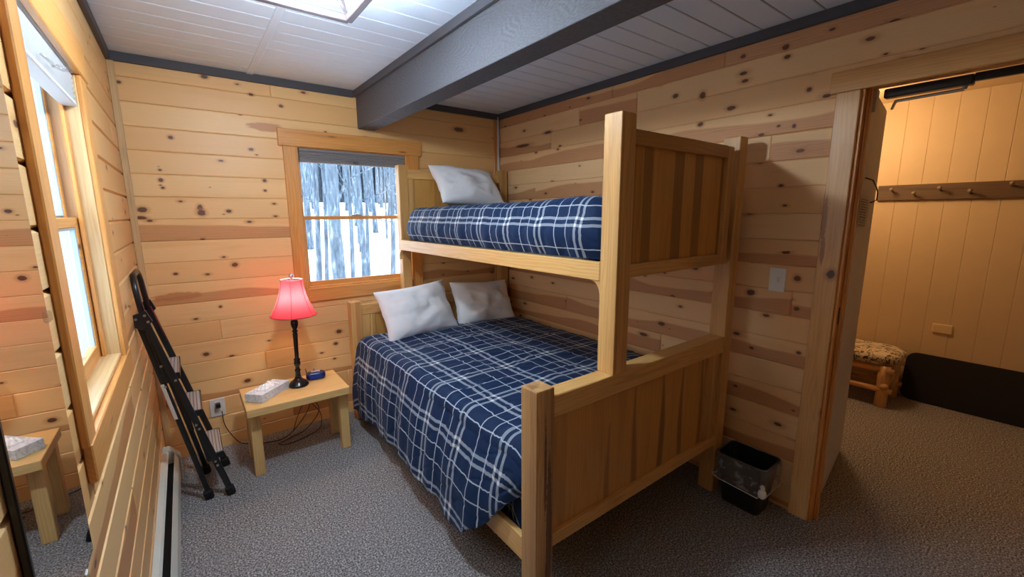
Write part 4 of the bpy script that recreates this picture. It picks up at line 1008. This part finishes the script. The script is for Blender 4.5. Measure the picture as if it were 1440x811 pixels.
near = [(.272, 8.0, .13, .02, 'thick grey trunk nearest the window, in its left half'), (.218, 9.4, .06, .35, 'slender trunk leaning right at the left edge of the window view'),
        (.395, 9.6, .06, .10, 'straight grey trunk in the right half of the window view'), (.338, 9.2, .04, .15, 'thin trunk just right of the thick ones in the window view'),
        (.302, 8.6, .045, -.04, 'mottled slim trunk directly right of the thickest trunk'), (.322, 9.0, .06, .03, 'pale mottled trunk in the middle of the window view'), (.242, 9.9, .045, .12, 'thin trunk left of the thickest trunk in the snow')]
for i, (q, y, r, l, lab) in enumerate(near): tree(q * y, y, r, 9, l, 9, (lab, 'near trees outside the window'), 50 + i, 14)
rd = random.Random(77)
spots = []
while len(spots) < 62:
    y = rd.uniform(13.5, 36); q = rd.uniform(.15, .52)
    if all((q * y - a) ** 2 + (y - b_) ** 2 > 1.1 for a, b_ in spots): spots.append((q * y, y))
for i, (x, y) in enumerate(spots):
    q = x / y
    tree(q * y, y, rd.uniform(.04, .11), rd.uniform(9, 14), rd.uniform(-.15, .2), 5, ('bare grey tree among the woods beyond the window', 'bare trees in the snowy woods'), 200 + i, 8)
bm = new()
for i in range(1500):
    y = rd.uniform(38, 66); q = rd.uniform(.12, .54); x = q * y; g = gz(x, y) - .3; r = rd.uniform(.035, .12)
    tube(bm, [(x, y, g), (x + rd.uniform(-.4, .4), y, g + 7), (x + rd.uniform(-.9, .9), y, g + 16)], [r, r * .6, .03], 5)
    for k in range(4):
        z = g + rd.uniform(3, 13); a = rd.uniform(-1, 1); tube(bm, [(x, y, z), (x + a * 1.6, y, z + 1.2)], [.05, .015], 4)
tag(obj('distant_woods', bm, 'bark', org=(15, 50, 4)), 'dense bare grey woods behind the snowy slope', 'woods', kind='stuff')

# ------------------------------------------------------------------ light
wd = bpy.data.worlds.new('overcast'); bpy.context.scene.world = wd; wd.use_nodes = True
bg = wd.node_tree.nodes['Background']; bg.inputs[0].default_value = (.70, .85, 1.0, 1); bg.inputs[1].default_value = 3.4
def light(name, typ, loc, power, col, **k):
    l = bpy.data.lights.new(name, typ); l.energy = power; l.color = col; o = bpy.data.objects.new(name, l); C.objects.link(o); o.location = loc
    rot = k.pop('rot', None)
    if rot: o.rotation_euler = rot
    for a, b_ in k.items():
        if a == 'portal': l.cycles.is_portal = True
        else: setattr(l, a, b_)
    return o
light('window_portal_back', 'AREA', (1.065, D + .15, 1.505), 1, (1, 1, 1), shape='RECTANGLE', size=.8, size_y=.99, rot=(R(-90), 0, 0), portal=1)
light('window_portal_left', 'AREA', (XL - .103, 1.726, 1.53), 1, (1, 1, 1), shape='RECTANGLE', size=.99, size_y=.75, rot=(0, R(-90), 0), portal=1)
light('lamp_bulb', 'POINT', (.4987, 2.925, 1.012), 10, (1, .66, .40), shadow_soft_size=.036)
light('ceiling_bulb', 'POINT', (cx, cy, H - .17), 50, (.74, .88, 1), shadow_soft_size=.07)
light('ceiling_bulb', 'POINT', (1.15, -.75, H - .17), 32, (.90, .94, 1), shadow_soft_size=.07)  # added fill behind the camera for the right wall, footboard and ceiling
light('added_hall_lamp', 'POINT', (4.0, 1.22, 2.12), 15, (1, .64, .33), shadow_soft_size=.12)  # added source for the hall, kept out of view by the leaf

# ------------------------------------------------------------------ camera
cam = bpy.data.cameras.new('camera'); co = bpy.data.objects.new('camera', cam); C.objects.link(co)
yw, pt, rl = R(37.215), R(-9.876), R(-.284)
fwd = Vector((math.sin(yw) * math.cos(pt), math.cos(yw) * math.cos(pt), math.sin(pt))); rt = Vector((math.cos(yw), -math.sin(yw), 0)); up = rt.cross(fwd)
r2 = rt * math.cos(rl) + up * math.sin(rl); u2 = -rt * math.sin(rl) + up * math.cos(rl)
m = Matrix((r2, u2, -fwd)).transposed().to_4x4(); m.translation = Vector((0, 0, 1.535)); co.matrix_world = m
cam.sensor_fit = 'HORIZONTAL'; cam.sensor_width = 36; cam.lens = 602.9 / 1440 * 36; cam.clip_start = .01; cam.clip_end = 300
bpy.context.scene.camera = co
vs_ = bpy.context.scene.view_settings; vs_.view_transform = 'Standard'; vs_.look = 'None'; vs_.gamma = 1; vs_.use_curve_mapping = False; vs_.exposure = 0.62
